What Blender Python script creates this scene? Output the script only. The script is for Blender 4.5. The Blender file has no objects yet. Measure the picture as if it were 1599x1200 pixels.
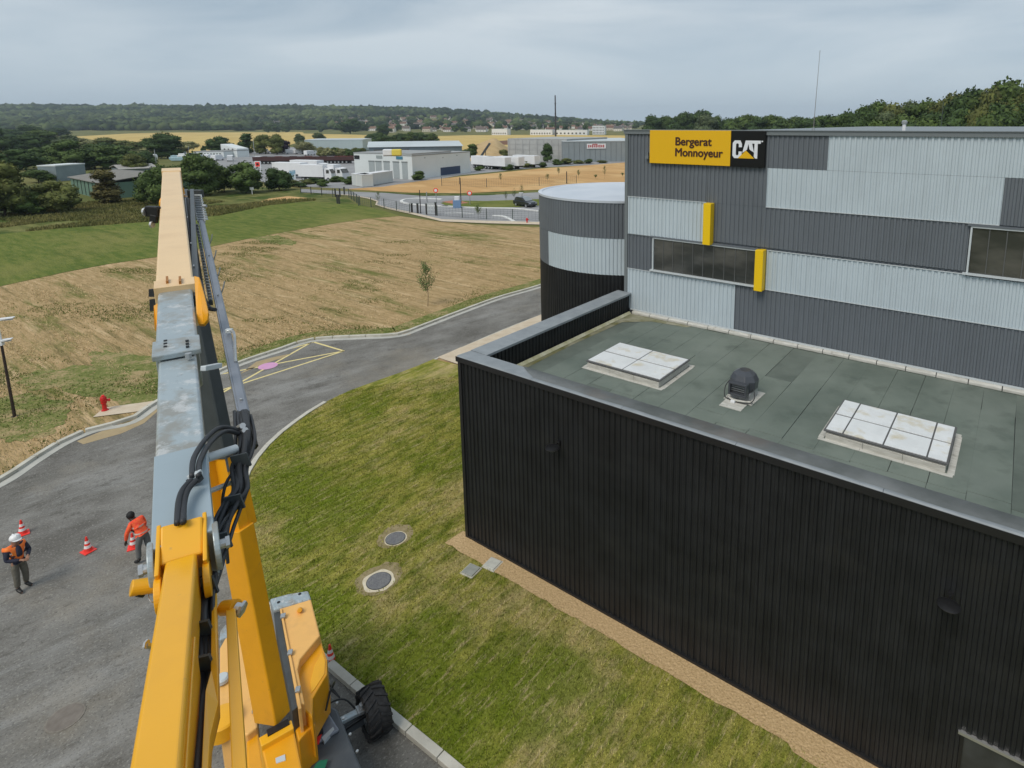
import bpy, bmesh, math, random
import numpy as np
from mathutils import Vector, Matrix, noise
rng = random.Random(7)
nr = np.random.RandomState(7)
R_ = math.radians
sc = bpy.context.scene
COL = sc.collection

# ------------------------------------------------------------------ camera
F, CX, CY, PIT, ROLL, YAW, CAMZ = 941., 929., 360., .176, -.003, -.953, 13.27
_cp, _sp = math.cos(PIT), math.sin(PIT)
_f = np.array([0, _cp, -_sp]); _r = np.array([1., 0, 0]); _u = np.cross(_r, _f)
_cr, _sr = math.cos(ROLL), math.sin(ROLL)
MC = np.array([_cr*_r+_sr*_u, -_sr*_r+_cr*_u, _f])
CAMP = np.array([0, 0, CAMZ])
cam = bpy.data.objects.new('camera', bpy.data.cameras.new('camera'))
COL.objects.link(cam); sc.camera = cam
cam.data.sensor_width = 36; cam.data.lens = F/1599*36
cam.data.shift_x = -(CX-799.5)/1599; cam.data.shift_y = (CY-600)/1599
cam.data.clip_start = .05; cam.data.clip_end = 20000
m4 = Matrix(((MC[0][0], MC[1][0], -MC[2][0], 0), (MC[0][1], MC[1][1], -MC[2][1], 0), (MC[0][2], MC[1][2], -MC[2][2], CAMZ), (0, 0, 0, 1)))
cam.matrix_world = m4

# ------------------------------------------------------------------ world, sun, exposure
SUN_EL, SUN_AZ = R_(52), R_(215)
w = bpy.data.worlds.new('World'); sc.world = w; w.use_nodes = True
nt = w.node_tree; nt.nodes.clear()
def wn(t, **k):
    n = nt.nodes.new(t)
    for a, b in k.items(): setattr(n, a, b)
    return n
sky = wn('ShaderNodeTexSky', sky_type='NISHITA'); sky.sun_disc = False
sky.sun_elevation = SUN_EL; sky.sun_rotation = SUN_AZ; sky.air_density = 1.0; sky.dust_density = 2.0
bg1 = wn('ShaderNodeBackground'); bg1.inputs[1].default_value = .08
nt.links.new(sky.outputs[0], bg1.inputs[0])
tc = wn('ShaderNodeTexCoord'); mp = wn('ShaderNodeMapping'); mp.inputs['Scale'].default_value = (1.0, 1.0, 5.0)
mp.inputs['Rotation'].default_value = (0, R_(-6), 0)
nt.links.new(tc.outputs['Generated'], mp.inputs['Vector'])
n1 = wn('ShaderNodeTexNoise'); n1.inputs['Scale'].default_value = 1.9; n1.inputs['Detail'].default_value = 7; n1.inputs['Roughness'].default_value = .5
n1.inputs['Distortion'].default_value = .5
nt.links.new(mp.outputs[0], n1.inputs['Vector'])
cr = wn('ShaderNodeValToRGB'); cr.color_ramp.elements[0].position = .36; cr.color_ramp.elements[1].position = .64
cr.color_ramp.elements[0].color = (.275, .35, .42, 1); cr.color_ramp.elements[1].color = (.49, .54, .575, 1)
nt.links.new(n1.outputs[0], cr.inputs[0])
sep = wn('ShaderNodeSeparateXYZ'); nt.links.new(tc.outputs['Generated'], sep.inputs[0])
hr = wn('ShaderNodeMapRange'); hr.inputs['From Min'].default_value = 0; hr.inputs['From Max'].default_value = .16
nt.links.new(sep.outputs['Z'], hr.inputs['Value'])
mx = wn('ShaderNodeMixRGB'); mx.inputs[1].default_value = (.375, .455, .525, 1)
nt.links.new(hr.outputs[0], mx.inputs[0]); nt.links.new(cr.outputs[0], mx.inputs[2])
bg2 = wn('ShaderNodeBackground'); bg2.inputs[1].default_value = 1.0
nt.links.new(mx.outputs[0], bg2.inputs[0])
ms = wn('ShaderNodeMixShader'); ms.inputs[0].default_value = .88
nt.links.new(bg1.outputs[0], ms.inputs[1]); nt.links.new(bg2.outputs[0], ms.inputs[2])
wo = wn('ShaderNodeOutputWorld'); nt.links.new(ms.outputs[0], wo.inputs[0])
sd = bpy.data.lights.new('sun', 'SUN'); sd.energy = 1.5; sd.angle = R_(30); sd.color = (1, .93, .82)
so = bpy.data.objects.new('sun', sd); COL.objects.link(so)
so.rotation_euler = Vector((math.sin(SUN_AZ)*math.cos(SUN_EL), math.cos(SUN_AZ)*math.cos(SUN_EL), math.sin(SUN_EL))).to_track_quat('Z', 'Y').to_euler()
sc.view_settings.view_transform = 'Standard'; sc.view_settings.look = 'None'
sc.view_settings.exposure = 0.46; sc.view_settings.gamma = 1; sc.view_settings.use_curve_mapping = False

# ------------------------------------------------------------------ projection helpers (pixel of the photograph -> place)
def ray(x, y): return MC.T @ np.array([(x-CX)/F, -(y-CY)/F, 1.])
def g(x, y, z=0.):
    r = ray(x, y); return CAMP+r*((z-CAMZ)/r[2])
def P(x, y, q): return Vector(CAMP+ray(x, y)*q)
def pj(p):
    q = MC @ (np.array(p, float)-CAMP); return CX+F*q[0]/q[2], CY-F*q[1]/q[2], q[2]
def hgt(y, b):
    lo, hi = 0., 60.
    for _ in range(50):
        m = (lo+hi)/2
        if pj((b[0], b[1], m))[1] > y: lo = m
        else: hi = m
    return lo
A0 = g(731.3, 841.6); UD = np.array([-math.sin(YAW), -math.cos(YAW), 0]); VD = np.array([math.cos(YAW), -math.sin(YAW), 0])
BROT = math.atan2(UD[1], UD[0])
def L2W(u, v, z=0): return A0+UD*u+VD*v+np.array([0, 0, z])

# ------------------------------------------------------------------ object helpers
def tag(o, label=None, cat=None, group=None, kind=None):
    if label: o['label'] = label
    if cat: o['category'] = cat
    if group: o['group'] = group
    if kind: o['kind'] = kind
    return o
def empty(name, loc, rz=0, label=None, cat=None, group=None):
    o = bpy.data.objects.new(name, None); o.empty_display_size = .1; COL.objects.link(o)
    o.location = loc; o.rotation_euler = (0, 0, rz); return tag(o, label, cat, group)
class MB:
    def __init__(s): s.v = []; s.f = []; s.sm = False
    def add(s, vs, fs):
        b = len(s.v); s.v += [tuple(map(float, v)) for v in vs]; s.f += [tuple(i+b for i in f) for f in fs]; return s
    def box(s, x0, x1, y0, y1, z0, z1):
        return s.add([(x0,y0,z0),(x1,y0,z0),(x1,y1,z0),(x0,y1,z0),(x0,y0,z1),(x1,y0,z1),(x1,y1,z1),(x0,y1,z1)],
                     [(0,3,2,1),(4,5,6,7),(0,1,5,4),(1,2,6,5),(2,3,7,6),(3,0,4,7)])
    def prism(s, poly, z0, z1):
        n = len(poly)
        a = sum(poly[i][0]*poly[(i+1) % n][1]-poly[(i+1) % n][0]*poly[i][1] for i in range(n))
        if a < 0: poly = poly[::-1]
        vs = [(p[0], p[1], z0) for p in poly]+[(p[0], p[1], z1) for p in poly]
        return s.add(vs, [tuple(range(n-1, -1, -1)), tuple(range(n, 2*n))]+[(i, (i+1) % n, n+(i+1) % n, n+i) for i in range(n)])
    def extr(s, poly, axis, a0, a1):
        # poly in the two other axes; axis 'y' -> poly=(x,z)   axis 'x' -> poly=(y,z)
        n = len(poly)
        f = (lambda p, a: (p[0], a, p[1])) if axis == 'y' else (lambda p, a: (a, p[0], p[1]))
        return s.add([f(p, a0) for p in poly]+[f(p, a1) for p in poly], [tuple(range(n)), tuple(range(2*n-1, n-1, -1))]+[(i, n+i, n+(i+1) % n, (i+1) % n) for i in range(n)])
    def beam(s, p0, p1, w0, h0, w1=None, h1=None, up=(0, 0, 1), top=False, ch=0):
        """box beam p0->p1; top=True: the points lie on the top face's centre line"""
        w1 = w1 or w0; h1 = h1 or h0
        p0 = Vector(p0); p1 = Vector(p1); d = (p1-p0).normalized(); x = d.cross(Vector(up)).normalized(); z = x.cross(d)
        vs = []
        for p, ww, hh in ((p0, w0, h0), (p1, w1, h1)):
            t, b = (0, -hh) if top else (hh/2, -hh/2)
            c = ch
            if c: pr = [(-ww/2+c, b), (ww/2-c, b), (ww/2, b+c), (ww/2, t-c), (ww/2-c, t), (-ww/2+c, t), (-ww/2, t-c), (-ww/2, b+c)]
            else: pr = [(-ww/2, b), (ww/2, b), (ww/2, t), (-ww/2, t)]
            vs += [p+x*a+z*e for a, e in pr]
        n = len(vs)//2
        return s.add(vs, [tuple(range(n)), tuple(range(2*n-1, n-1, -1))]+[(i, n+i, n+(i+1) % n, (i+1) % n) for i in range(n)])
    def cyl(s, p0, p1, r0, r1=None, n=16, cap=True):
        r1 = r0 if r1 is None else r1
        p0 = Vector(p0); p1 = Vector(p1); d = (p1-p0).normalized()
        x = d.cross(Vector((0, 0, 1)) if abs(d.z) < .9 else Vector((1, 0, 0))).normalized(); y = d.cross(x)
        vs = [p+(x*math.cos(2*math.pi*i/n)+y*math.sin(2*math.pi*i/n))*r for p, r in ((p0, r0), (p1, r1)) for i in range(n)]
        fs = [(i, (i+1) % n, n+(i+1) % n, n+i) for i in range(n)]
        if cap: fs += [tuple(range(n-1, -1, -1)), tuple(range(n, 2*n))]
        return s.add(vs, fs)
    def tube(s, pts, r, n=8, sub=4):
        pts = [Vector(p) for p in pts]; Q = []
        for i in range(len(pts)-1):
            a = pts[max(i-1, 0)]; b = pts[i]; c = pts[i+1]; d = pts[min(i+2, len(pts)-1)]
            for k in range(sub):
                t = k/sub
                Q.append(.5*((2*b)+(c-a)*t+(2*a-5*b+4*c-d)*t*t+(3*b-a-3*c+d)*t**3))
        Q.append(pts[-1]); base = len(s.v); ref = Vector((.3, .2, .93)).normalized()
        for i, q in enumerate(Q):
            d = (Q[min(i+1, len(Q)-1)]-Q[max(i-1, 0)]).normalized(); x = d.cross(ref).normalized(); y = d.cross(x)
            for k in range(n): s.v.append(tuple(q+(x*math.cos(2*math.pi*k/n)+y*math.sin(2*math.pi*k/n))*r))
        for i in range(len(Q)-1):
            for k in range(n): s.f.append((base+i*n+k, base+i*n+(k+1) % n, base+(i+1)*n+(k+1) % n, base+(i+1)*n+k))
        s.f.append(tuple(base+k for k in range(n-1, -1, -1))); s.f.append(tuple(base+(len(Q)-1)*n+k for k in range(n)))
        return s
    def lathe(s, prof, n=24, c=(0, 0, 0)):
        b = len(s.v)
        for r, z in prof:
            for i in range(n): s.v.append((c[0]+r*math.cos(2*math.pi*i/n), c[1]+r*math.sin(2*math.pi*i/n), c[2]+z))
        for j in range(len(prof)-1):
            for i in range(n): s.f.append((b+j*n+i, b+j*n+(i+1) % n, b+(j+1)*n+(i+1) % n, b+(j+1)*n+i))
        s.f.append(tuple(b+i for i in range(n-1, -1, -1))); s.f.append(tuple(b+(len(prof)-1)*n+i for i in range(n)))
        return s
    def mesh(s, name):
        m = bpy.data.meshes.new(name); m.from_pydata(s.v, [], s.f); m.update(); return m
    def build(s, name, mat, parent=None, smooth=False, bevel=0):
        me = s.mesh(name)
        bm = bmesh.new(); bm.from_mesh(me); bmesh.ops.recalc_face_normals(bm, faces=bm.faces); bm.to_mesh(me); bm.free()
        o = bpy.data.objects.new(name, me); COL.objects.link(o)
        if mat: me.materials.append(mat)
        if parent: o.parent = parent
        if smooth: me.shade_smooth() if hasattr(me, 'shade_smooth') else [setattr(p, 'use_smooth', True) for p in me.polygons]
        if smooth == 'auto':
            me.set_sharp_from_angle(angle=R_(35))
        if bevel:
            b = o.modifiers.new('bevel', 'BEVEL'); b.width = bevel; b.segments = 2; b.limit_method = 'ANGLE'; b.angle_limit = R_(40)
        return o
def np_obj(name, V, Fc, mat, parent=None, k=3):
    me = bpy.data.meshes.new(name); V = np.asarray(V, np.float32); Fc = np.asarray(Fc, np.int32)
    me.vertices.add(len(V)); me.vertices.foreach_set('co', V.ravel())
    me.loops.add(Fc.size); me.loops.foreach_set('vertex_index', Fc.ravel())
    me.polygons.add(len(Fc)); me.polygons.foreach_set('loop_start', np.arange(0, Fc.size, k, dtype=np.int32))
    me.update(calc_edges=True); me.validate()
    if mat: me.materials.append(mat)
    o = bpy.data.objects.new(name, me); COL.objects.link(o)
    if parent: o.parent = parent
    return o
def copy_tree(o, parent=None):
    c = o.copy(); COL.objects.link(c); c.parent = parent
    for ch in list(o.children): copy_tree(ch, c)
    return c
def share(src, name, parent, loc=None, rz=0):
    o = bpy.data.objects.new(name, src.data); COL.objects.link(o); o.parent = parent
    if loc is not None: o.location = loc
    o.rotation_euler = (0, 0, rz)
    return o

# ------------------------------------------------------------------ materials
def mat(name, col, rough=.6, metal=0, spec=.5, var=.0, vscale=3, vdet=5, bump=0, bscale=40, col2=None, stretch=(1, 1, 1), space='Object', coat=0, thr=(.35, .65), rot=0, extra=None, fine=None, emit=None, island=0):
    m = bpy.data.materials.new(name); m.use_nodes = True; t = m.node_tree; N = t.nodes; Lk = t.links
    b = N['Principled BSDF']
    b.inputs['Roughness'].default_value = rough; b.inputs['Metallic'].default_value = metal; b.inputs['Specular IOR Level'].default_value = spec
    b.inputs['Coat Weight'].default_value = coat
    if coat: b.inputs['Coat Roughness'].default_value = .12
    col = tuple(col)+(1,)
    b.inputs['Base Color'].default_value = col
    if space == 'World':
        ge = N.new('ShaderNodeNewGeometry'); src = ge.outputs['Position']
    else:
        c = N.new('ShaderNodeTexCoord'); src = c.outputs['Object']
    mp = N.new('ShaderNodeMapping'); mp.inputs['Rotation'].default_value = (0, 0, rot); mp.inputs['Scale'].default_value = (1, 1, 1)
    Lk.new(src, mp.inputs['Vector'])
    mp2 = N.new('ShaderNodeMapping'); mp2.inputs['Scale'].default_value = stretch; Lk.new(mp.outputs[0], mp2.inputs['Vector'])
    out = None
    if col2 is not None or var:
        c2 = tuple(col2)+(1,) if col2 is not None else tuple(min(1, x*(1+var)) for x in col[:3])+(1,)
        c1 = col if col2 is not None else tuple(x*(1-var) for x in col[:3])+(1,)
        n = N.new('ShaderNodeTexNoise'); n.inputs['Scale'].default_value = vscale; n.inputs['Detail'].default_value = vdet; n.inputs['Roughness'].default_value = .6
        Lk.new(mp2.outputs[0], n.inputs['Vector'])
        r = N.new('ShaderNodeValToRGB'); r.color_ramp.elements[0].position = thr[0]; r.color_ramp.elements[1].position = thr[1]
        r.color_ramp.elements[0].color = c1; r.color_ramp.elements[1].color = c2; Lk.new(n.outputs[0], r.inputs[0]); out = r.outputs[0]
    if extra:
        for e in extra:  # dict(col, scale, thr, stretch, amt)
            n = N.new('ShaderNodeTexNoise'); n.inputs['Scale'].default_value = e['scale']; n.inputs['Detail'].default_value = e.get('det', 5); n.inputs['Roughness'].default_value = e.get('rough', .6)
            q = N.new('ShaderNodeMapping'); q.inputs['Scale'].default_value = e.get('stretch', (1, 1, 1)); q.inputs['Location'].default_value = (e['scale']*3.1, 5.7, 1.3)
            Lk.new(mp.outputs[0], q.inputs['Vector']); Lk.new(q.outputs[0], n.inputs['Vector'])
            r = N.new('ShaderNodeMapRange'); r.inputs['From Min'].default_value = e['thr'][0]; r.inputs['From Max'].default_value = e['thr'][1]; r.inputs['To Max'].default_value = e.get('amt', 1)
            Lk.new(n.outputs[0], r.inputs['Value'])
            x = N.new('ShaderNodeMixRGB'); x.blend_type = e.get('mode', 'MIX')
            Lk.new(r.outputs[0], x.inputs[0])
            if out: Lk.new(out, x.inputs[1])
            else: x.inputs[1].default_value = col
            x.inputs[2].default_value = tuple(e['col'])+(1,); out = x.outputs[0]
    if island:
        ge2 = N.new('ShaderNodeNewGeometry'); rr = N.new('ShaderNodeMapRange'); rr.inputs['To Min'].default_value = 1-island; rr.inputs['To Max'].default_value = 1+island
        Lk.new(ge2.outputs['Random Per Island'], rr.inputs['Value'])
        x = N.new('ShaderNodeMixRGB'); x.blend_type = 'MULTIPLY'; x.inputs[0].default_value = 1
        if out: Lk.new(out, x.inputs[1])
        else: x.inputs[1].default_value = col
        Lk.new(rr.outputs[0], x.inputs[2]); out = x.outputs[0]
    if out: Lk.new(out, b.inputs['Base Color'])
    if bump:
        n = N.new('ShaderNodeTexNoise'); n.inputs['Scale'].default_value = bscale; n.inputs['Detail'].default_value = 4
        Lk.new(mp2.outputs[0], n.inputs['Vector'])
        bp = N.new('ShaderNodeBump'); bp.inputs['Strength'].default_value = 1; bp.inputs['Distance'].default_value = bump
        Lk.new(n.outputs[0], bp.inputs['Height']); Lk.new(bp.outputs[0], b.inputs['Normal'])
    if emit: b.inputs['Emission Color'].default_value = tuple(emit)+(1,); b.inputs['Emission Strength'].default_value = 1
    return m
VR = -math.atan2(VD[1], VD[0])   # rotates so that mapping X runs along VD
UR = -BROT
M = {}
M['hay'] = mat('dry_hay', (0.489, 0.343, 0.184), .95, spec=.1, col2=(0.367, 0.258, 0.125), vscale=2.6, vdet=13, stretch=(.35, 1.3, 1), rot=UR, space='World', bump=.10, bscale=9, thr=(.38, .58),
    extra=[dict(col=(0.139, 0.156, 0.038), scale=.20, thr=(.51, .62), stretch=(.35, 1.9, 1), det=12, amt=.9, rough=.75), dict(col=(0.600, 0.439, 0.255), scale=1.1, thr=(.55, .68), stretch=(.2, 1.7, 1), det=7, amt=.8),
           dict(col=(0.134, 0.117, 0.044), scale=.9, thr=(.53, .64), stretch=(.10, 1.9, 1), det=12, amt=.7, rough=.75), dict(col=(0.165, 0.154, 0.054), scale=5, thr=(.56, .68), stretch=(.4, 1.3, 1), det=10, amt=.7, rough=.75)])
M['lawn'] = mat('lawn_grass', (0.158, 0.187, 0.022), .95, spec=.1, col2=(0.341, 0.318, 0.069), vscale=2.4, vdet=13, stretch=(.45, 1.2, 1), rot=VR, space='World', bump=.06, bscale=30, thr=(.38, .58),
    extra=[dict(col=(0.556, 0.427, 0.214), scale=.36, thr=(.485, .61), stretch=(.5, 1.0, 1), det=13, amt=.7, rough=.8), dict(col=(0.146, 0.198, 0.013), scale=.20, thr=(.50, .58), det=9, amt=.75), dict(col=(0.632, 0.492, 0.289), scale=5., thr=(.53, .66), stretch=(.25, 1.5, 1), det=10, amt=.8, rough=.8),
           dict(col=(0.057, 0.078, 0.011), scale=9., thr=(.52, .66), stretch=(.5, 1, 1), det=10, amt=.65, rough=.8)])
M['green'] = mat('meadow_green', (.095, .135, .026), .95, spec=.1, col2=(.165, .185, .045), vscale=1.1, vdet=13, stretch=(.35, 1.4, 1), rot=UR, space='World', bump=.08, bscale=5, thr=(.38, .6),
    extra=[dict(col=(.23, .215, .07), scale=.06, thr=(.47, .62), det=9, amt=.65), dict(col=(.06, .10, .016), scale=.35, thr=(.52, .64), stretch=(.3, 1.4, 1), det=11, amt=.6, rough=.75)])
M['scrub'] = mat('rough_meadow', (0.095, 0.110, 0.030), .95, spec=.1, col2=(0.199, 0.198, 0.070), vscale=.5, vdet=9, stretch=(.35, 1.3, 1), rot=UR, space='World', bump=.15, bscale=2,
    extra=[dict(col=(0.048, 0.083, 0.016), scale=.2, thr=(.48, .6), det=7, amt=.9)])
M['plain'] = mat('far_land', (.10, .12, .035), .95, spec=.1, col2=(.2, .18, .07), vscale=.02, vdet=8, space='World')
M['wheat'] = mat('ripe_wheat', (.58, .44, .17), .95, spec=.1, col2=(.50, .36, .13), vscale=.03, vdet=8, stretch=(.2, 1.5, 1), rot=UR+.5, space='World')
M['stubble'] = mat('stubble_field', (.56, .34, .15), .95, spec=.1, col2=(.46, .28, .12), vscale=.15, vdet=8, stretch=(.12, 2, 1), rot=UR+.3, space='World', extra=[dict(col=(.66, .45, .22), scale=.06, thr=(.5, .6), det=6, amt=.6)])
M['asphalt'] = mat('asphalt', (0.152, 0.145, 0.130), .85, spec=.25, col2=(0.234, 0.226, 0.209), vscale=.55, vdet=13, stretch=(.6, 1.1, 1), rot=VR+.2, space='World', bump=.010, bscale=40, thr=(.38, .62),
    extra=[dict(col=(0.328, 0.328, 0.319), scale=.40, thr=(.52, .66), stretch=(.20, 1.3, 1), det=13, amt=.6, rough=.78), dict(col=(0.088, 0.080, 0.070), scale=.16, thr=(.5, .64), det=12, amt=.6, rough=.75), dict(col=(0.082, 0.075, 0.065), scale=1.3, thr=(.51, .64), stretch=(.8, 1.1, 1), det=13, amt=.8, rough=.85),
           dict(col=(0.292, 0.252, 0.191), scale=.11, thr=(.52, .66), det=11, amt=.5, rough=.7), dict(col=(0.351, 0.339, 0.302), scale=16, thr=(.55, .68), det=5, amt=.6), dict(col=(0.058, 0.056, 0.052), scale=19, thr=(.54, .68), det=5, amt=.6)])
M['roadfar'] = mat('road_surface', (.24, .24, .245), .8, spec=.3, col2=(.32, .32, .325), vscale=.12, vdet=7, space='World')
M['concrete'] = mat('kerb_concrete', (0.462, 0.440, 0.374), .85, spec=.3, col2=(0.594, 0.572, 0.506), vscale=1.5, vdet=8, space='World', bump=.004, bscale=30)
M['kerbgrey'] = mat('kerb_channel', (0.396, 0.396, 0.363), .85, spec=.3, col2=(0.506, 0.495, 0.451), vscale=1.5, vdet=8, space='World', bump=.004, bscale=30)
M['slab'] = mat('path_slab', (.55, .45, .33), .85, spec=.3, col2=(.62, .53, .41), vscale=2, vdet=6, space='World')
M['gravel'] = mat('gravel_bed', (0.448, 0.308, 0.152), .9, spec=.2, col2=(0.627, 0.445, 0.245), vscale=16, vdet=5, space='World', bump=.03, bscale=18, extra=[dict(col=(0.291, 0.180, 0.083), scale=24, thr=(.55, .7), amt=.8)])
M['soil'] = mat('bare_soil', (.24, .20, .10), .95, spec=.1, col2=(.36, .29, .17), vscale=5, space='World', vdet=10, bump=.03, bscale=25)
M['sand'] = mat('sand_stain', (.36, .28, .17), .95, spec=.1, col2=(.42, .33, .2), vscale=2, space='World', vdet=8)
M['dark'] = mat('black_cladding', (.0150, .0160, .0175), .45, spec=.3, var=.25, vscale=1.2, vdet=6, extra=[dict(col=(.024, .025, .026), scale=2.5, thr=(.5, .75), stretch=(3, 3, .12), amt=.8, det=6), dict(col=(.032, .032, .030), scale=1, thr=(.55, .75), stretch=(.5, .5, 1), amt=.5, det=8)])
M['darkcap'] = mat('black_trim', (.016, .016, .017), .4, spec=.4)
M['capm'] = mat('coping_metal', (.20, .222, .24), .5, metal=0, spec=.35, col2=(.29, .315, .335), vscale=1.6, vdet=6, thr=(.3, .7))
M['grey'] = mat('grey_cladding', (.130, .146, .165), .45, spec=.4, var=.05, vscale=.6, extra=[dict(col=(.105, .118, .13), scale=2.5, thr=(.5, .75), stretch=(3, 3, .15), amt=.6, det=6)])
M['light'] = mat('light_grey_cladding', (.475, .545, .59), .42, spec=.4, var=.04, vscale=.6, extra=[dict(col=(.37, .42, .45), scale=2.5, thr=(.5, .75), stretch=(3, 3, .15), amt=.5, det=6)])
M['trimg'] = mat('grey_trim', (.16, .18, .19), .4, spec=.4)
M['triml'] = mat('pale_trim', (.52, .56, .58), .4, spec=.4)
M['yel'] = mat('yellow_sign_paint', (.75, .43, .006), .4, spec=.4)
M['finy'] = mat('yellow_fin', (.82, .53, .006), .4, spec=.4)
M['black'] = mat('black_plastic', (.012, .012, .013), .45, spec=.4)
M['pblack'] = mat('sign_black', (.006, .006, .006), .4, spec=.3)
M['white'] = mat('white_paint', (.75, .76, .78), .5, var=.04, vscale=.4)
M['whitel'] = mat('sign_white', (.72, .74, .78), .5)
M['membrane'] = mat('roof_membrane', (0.111, 0.138, 0.118), .62, spec=.35, col2=(0.172, 0.202, 0.174), vscale=.5, vdet=8, space='World', thr=(.35, .66), bump=.002, bscale=50,
    extra=[dict(col=(0.203, 0.230, 0.204), scale=.35, thr=(.5, .7), amt=.5, det=8), dict(col=(0.066, 0.083, 0.070), scale=1.4, thr=(.56, .75), amt=.6, det=8)])
M['membrane2'] = mat('roof_membrane_dark', (0.092, 0.112, 0.096), .6, spec=.35, col2=(0.146, 0.172, 0.149), vscale=.6, vdet=8, space='World', bump=.002, bscale=50, extra=[dict(col=(0.190, 0.216, 0.192), scale=.4, thr=(.52, .72), amt=.5, det=8)])
M['moss'] = mat('mossy_membrane', (.13, .13, .05), .85, spec=.2, col2=(.30, .29, .22), vscale=1.6, vdet=8, space='World')
M['flash'] = mat('pale_flashing', (.42, .41, .37), .7, spec=.3, col2=(.58, .57, .53), vscale=6, vdet=6, stretch=(.5, 3, 3), extra=[dict(col=(.22, .2, .16), scale=5, thr=(.6, .72), amt=.6)])
M['dome'] = mat('skylight_panel', (.66, .68, .69), .35, spec=.5, col2=(.74, .76, .77), vscale=2.5, vdet=7, extra=[dict(col=(.55, .48, .32), scale=1.3, thr=(.54, .68), amt=.85, det=7), dict(col=(.5, .5, .5), scale=14, thr=(.6, .75), amt=.4)])
M['glass'] = mat('dark_glazing', (.035, .038, .035), .14, spec=.8, col2=(.115, .112, .10), vscale=.6, vdet=4, stretch=(.6, .6, 1.6), thr=(.42, .66))  # paler streaks in the base colour imitate reflections on the panes
M['mull'] = mat('mullion_grey', (.10, .105, .105), .4)
M['galv'] = mat('galvanised', (.40, .42, .43), .4, metal=.5, var=.1, vscale=12)
M['boomy'] = mat('lift_yellow', (.84, .415, .012), .36, spec=.5, var=.03, vscale=2, coat=.15, extra=[dict(col=(.66, .30, .02), scale=3, thr=(.55, .75), amt=.35, det=10), dict(col=(.42, .25, .08), scale=22, thr=(.66, .74), amt=.6, det=6)])
M['boompale'] = mat('boom_pale_yellow', (.80, .56, .30), .42, spec=.5, var=.03, vscale=3, coat=.15, extra=[dict(col=(.66, .42, .20), scale=2.5, thr=(.5, .7), amt=.35, det=10), dict(col=(.5, .34, .2), scale=18, thr=(.66, .74), amt=.5, det=6)])  # outer boom: a paler yellow than the jib
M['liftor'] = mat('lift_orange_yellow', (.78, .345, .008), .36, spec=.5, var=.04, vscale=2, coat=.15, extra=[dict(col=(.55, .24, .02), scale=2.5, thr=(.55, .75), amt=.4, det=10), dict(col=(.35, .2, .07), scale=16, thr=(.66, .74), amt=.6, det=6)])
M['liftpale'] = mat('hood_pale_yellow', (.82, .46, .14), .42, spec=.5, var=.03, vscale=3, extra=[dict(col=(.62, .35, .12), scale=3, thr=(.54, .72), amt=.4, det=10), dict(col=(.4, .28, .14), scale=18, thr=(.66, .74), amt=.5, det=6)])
M['boomg'] = mat('boom_grey', (.34, .40, .43), .34, spec=.5, metal=.2, col2=(.385, .45, .48), vscale=1.2, vdet=6, extra=[dict(col=(.27, .245, .20), scale=3.2, thr=(.48, .60), amt=.7, det=12, rough=.7), dict(col=(.60, .61, .61), scale=7, thr=(.54, .62), amt=.75, det=10, rough=.7), dict(col=(.12, .12, .11), scale=14, thr=(.64, .72), amt=.6, det=6)])
M['boomd'] = mat('riser_dark_grey', (.05, .058, .062), .4, spec=.5, var=.15, vscale=3)
M['liftgrey'] = mat('lift_mid_grey', (.085, .095, .105), .4, spec=.5, var=.1, vscale=4)
M['tubeg'] = mat('carrier_tube_grey', (.23, .25, .29), .35, metal=.3, spec=.5, var=.08, vscale=5)
M['rubber'] = mat('rubber', (.026, .026, .027), .7, spec=.3, var=.3, vscale=8, bump=.004, bscale=30)
M['hose'] = mat('hose_black', (.03, .032, .036), .5, spec=.4)
M['silver'] = mat('bare_steel', (.55, .55, .55), .3, metal=.7)
M['red'] = mat('red_plastic', (.88, .045, .03), .45, var=.05, vscale=4)
M['hyd'] = mat('hydrant_red', (.55, .012, .012), .45)
M['refl'] = mat('cone_band', (.85, .78, .76), .4)
M['orange'] = mat('hi_vis_orange', (.95, .17, .03), .7, col2=(.98, .27, .04), vscale=9)
M['hvred'] = mat('hi_vis_red', (.95, .06, .03), .7, col2=(.98, .17, .04), vscale=14)
M['band'] = mat('reflective_band', (.75, .62, .52), .4)
M['navy'] = mat('navy_cloth', (.022, .024, .045), .85, var=.2, vscale=20)
M['khaki'] = mat('khaki_cloth', (.13, .12, .095), .85, var=.2, vscale=12)
M['darkcl'] = mat('dark_cloth', (.03, .03, .03), .85)
M['greycl'] = mat('grey_cloth', (.14, .14, .135), .85)
M['skin'] = mat('skin', (.32, .17, .11), .55)
M['skind'] = mat('skin_dark', (.05, .028, .018), .55)
M['hair'] = mat('hair_black', (.006, .006, .006), .7)
M['helmet'] = mat('helmet_white', (.80, .80, .80), .3)
M['boot'] = mat('boot_black', (.015, .014, .013), .5)
M['pink'] = mat('pink_paint', (.62, .32, .52), .7, var=.05, vscale=3)
M['lineY'] = mat('line_yellow', (.75, .62, .28), .75, col2=(.5, .43, .24), vscale=6, vdet=7, thr=(.5, .8), space='World')
M['lineW'] = mat('line_white', (.68, .68, .66), .75, space='World', var=.08, vscale=1)
M['iron'] = mat('cast_iron', (.14, .14, .15), .6, spec=.4, col2=(.19, .19, .19), vscale=12)
M['irono'] = mat('manhole_concrete', (.55, .47, .34), .85, col2=(.68, .62, .48), vscale=5, space='World')
M['bark'] = mat('bark', (.07, .05, .035), .9)
M['post'] = mat('post_dark', (.03, .03, .03), .5)
M['postg'] = mat('post_green', (.05, .07, .06), .6)
def leafm(name, c, c2): return mat(name, c, .75, spec=.2, col2=c2, vscale=.5, vdet=5, island=.35)
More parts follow.
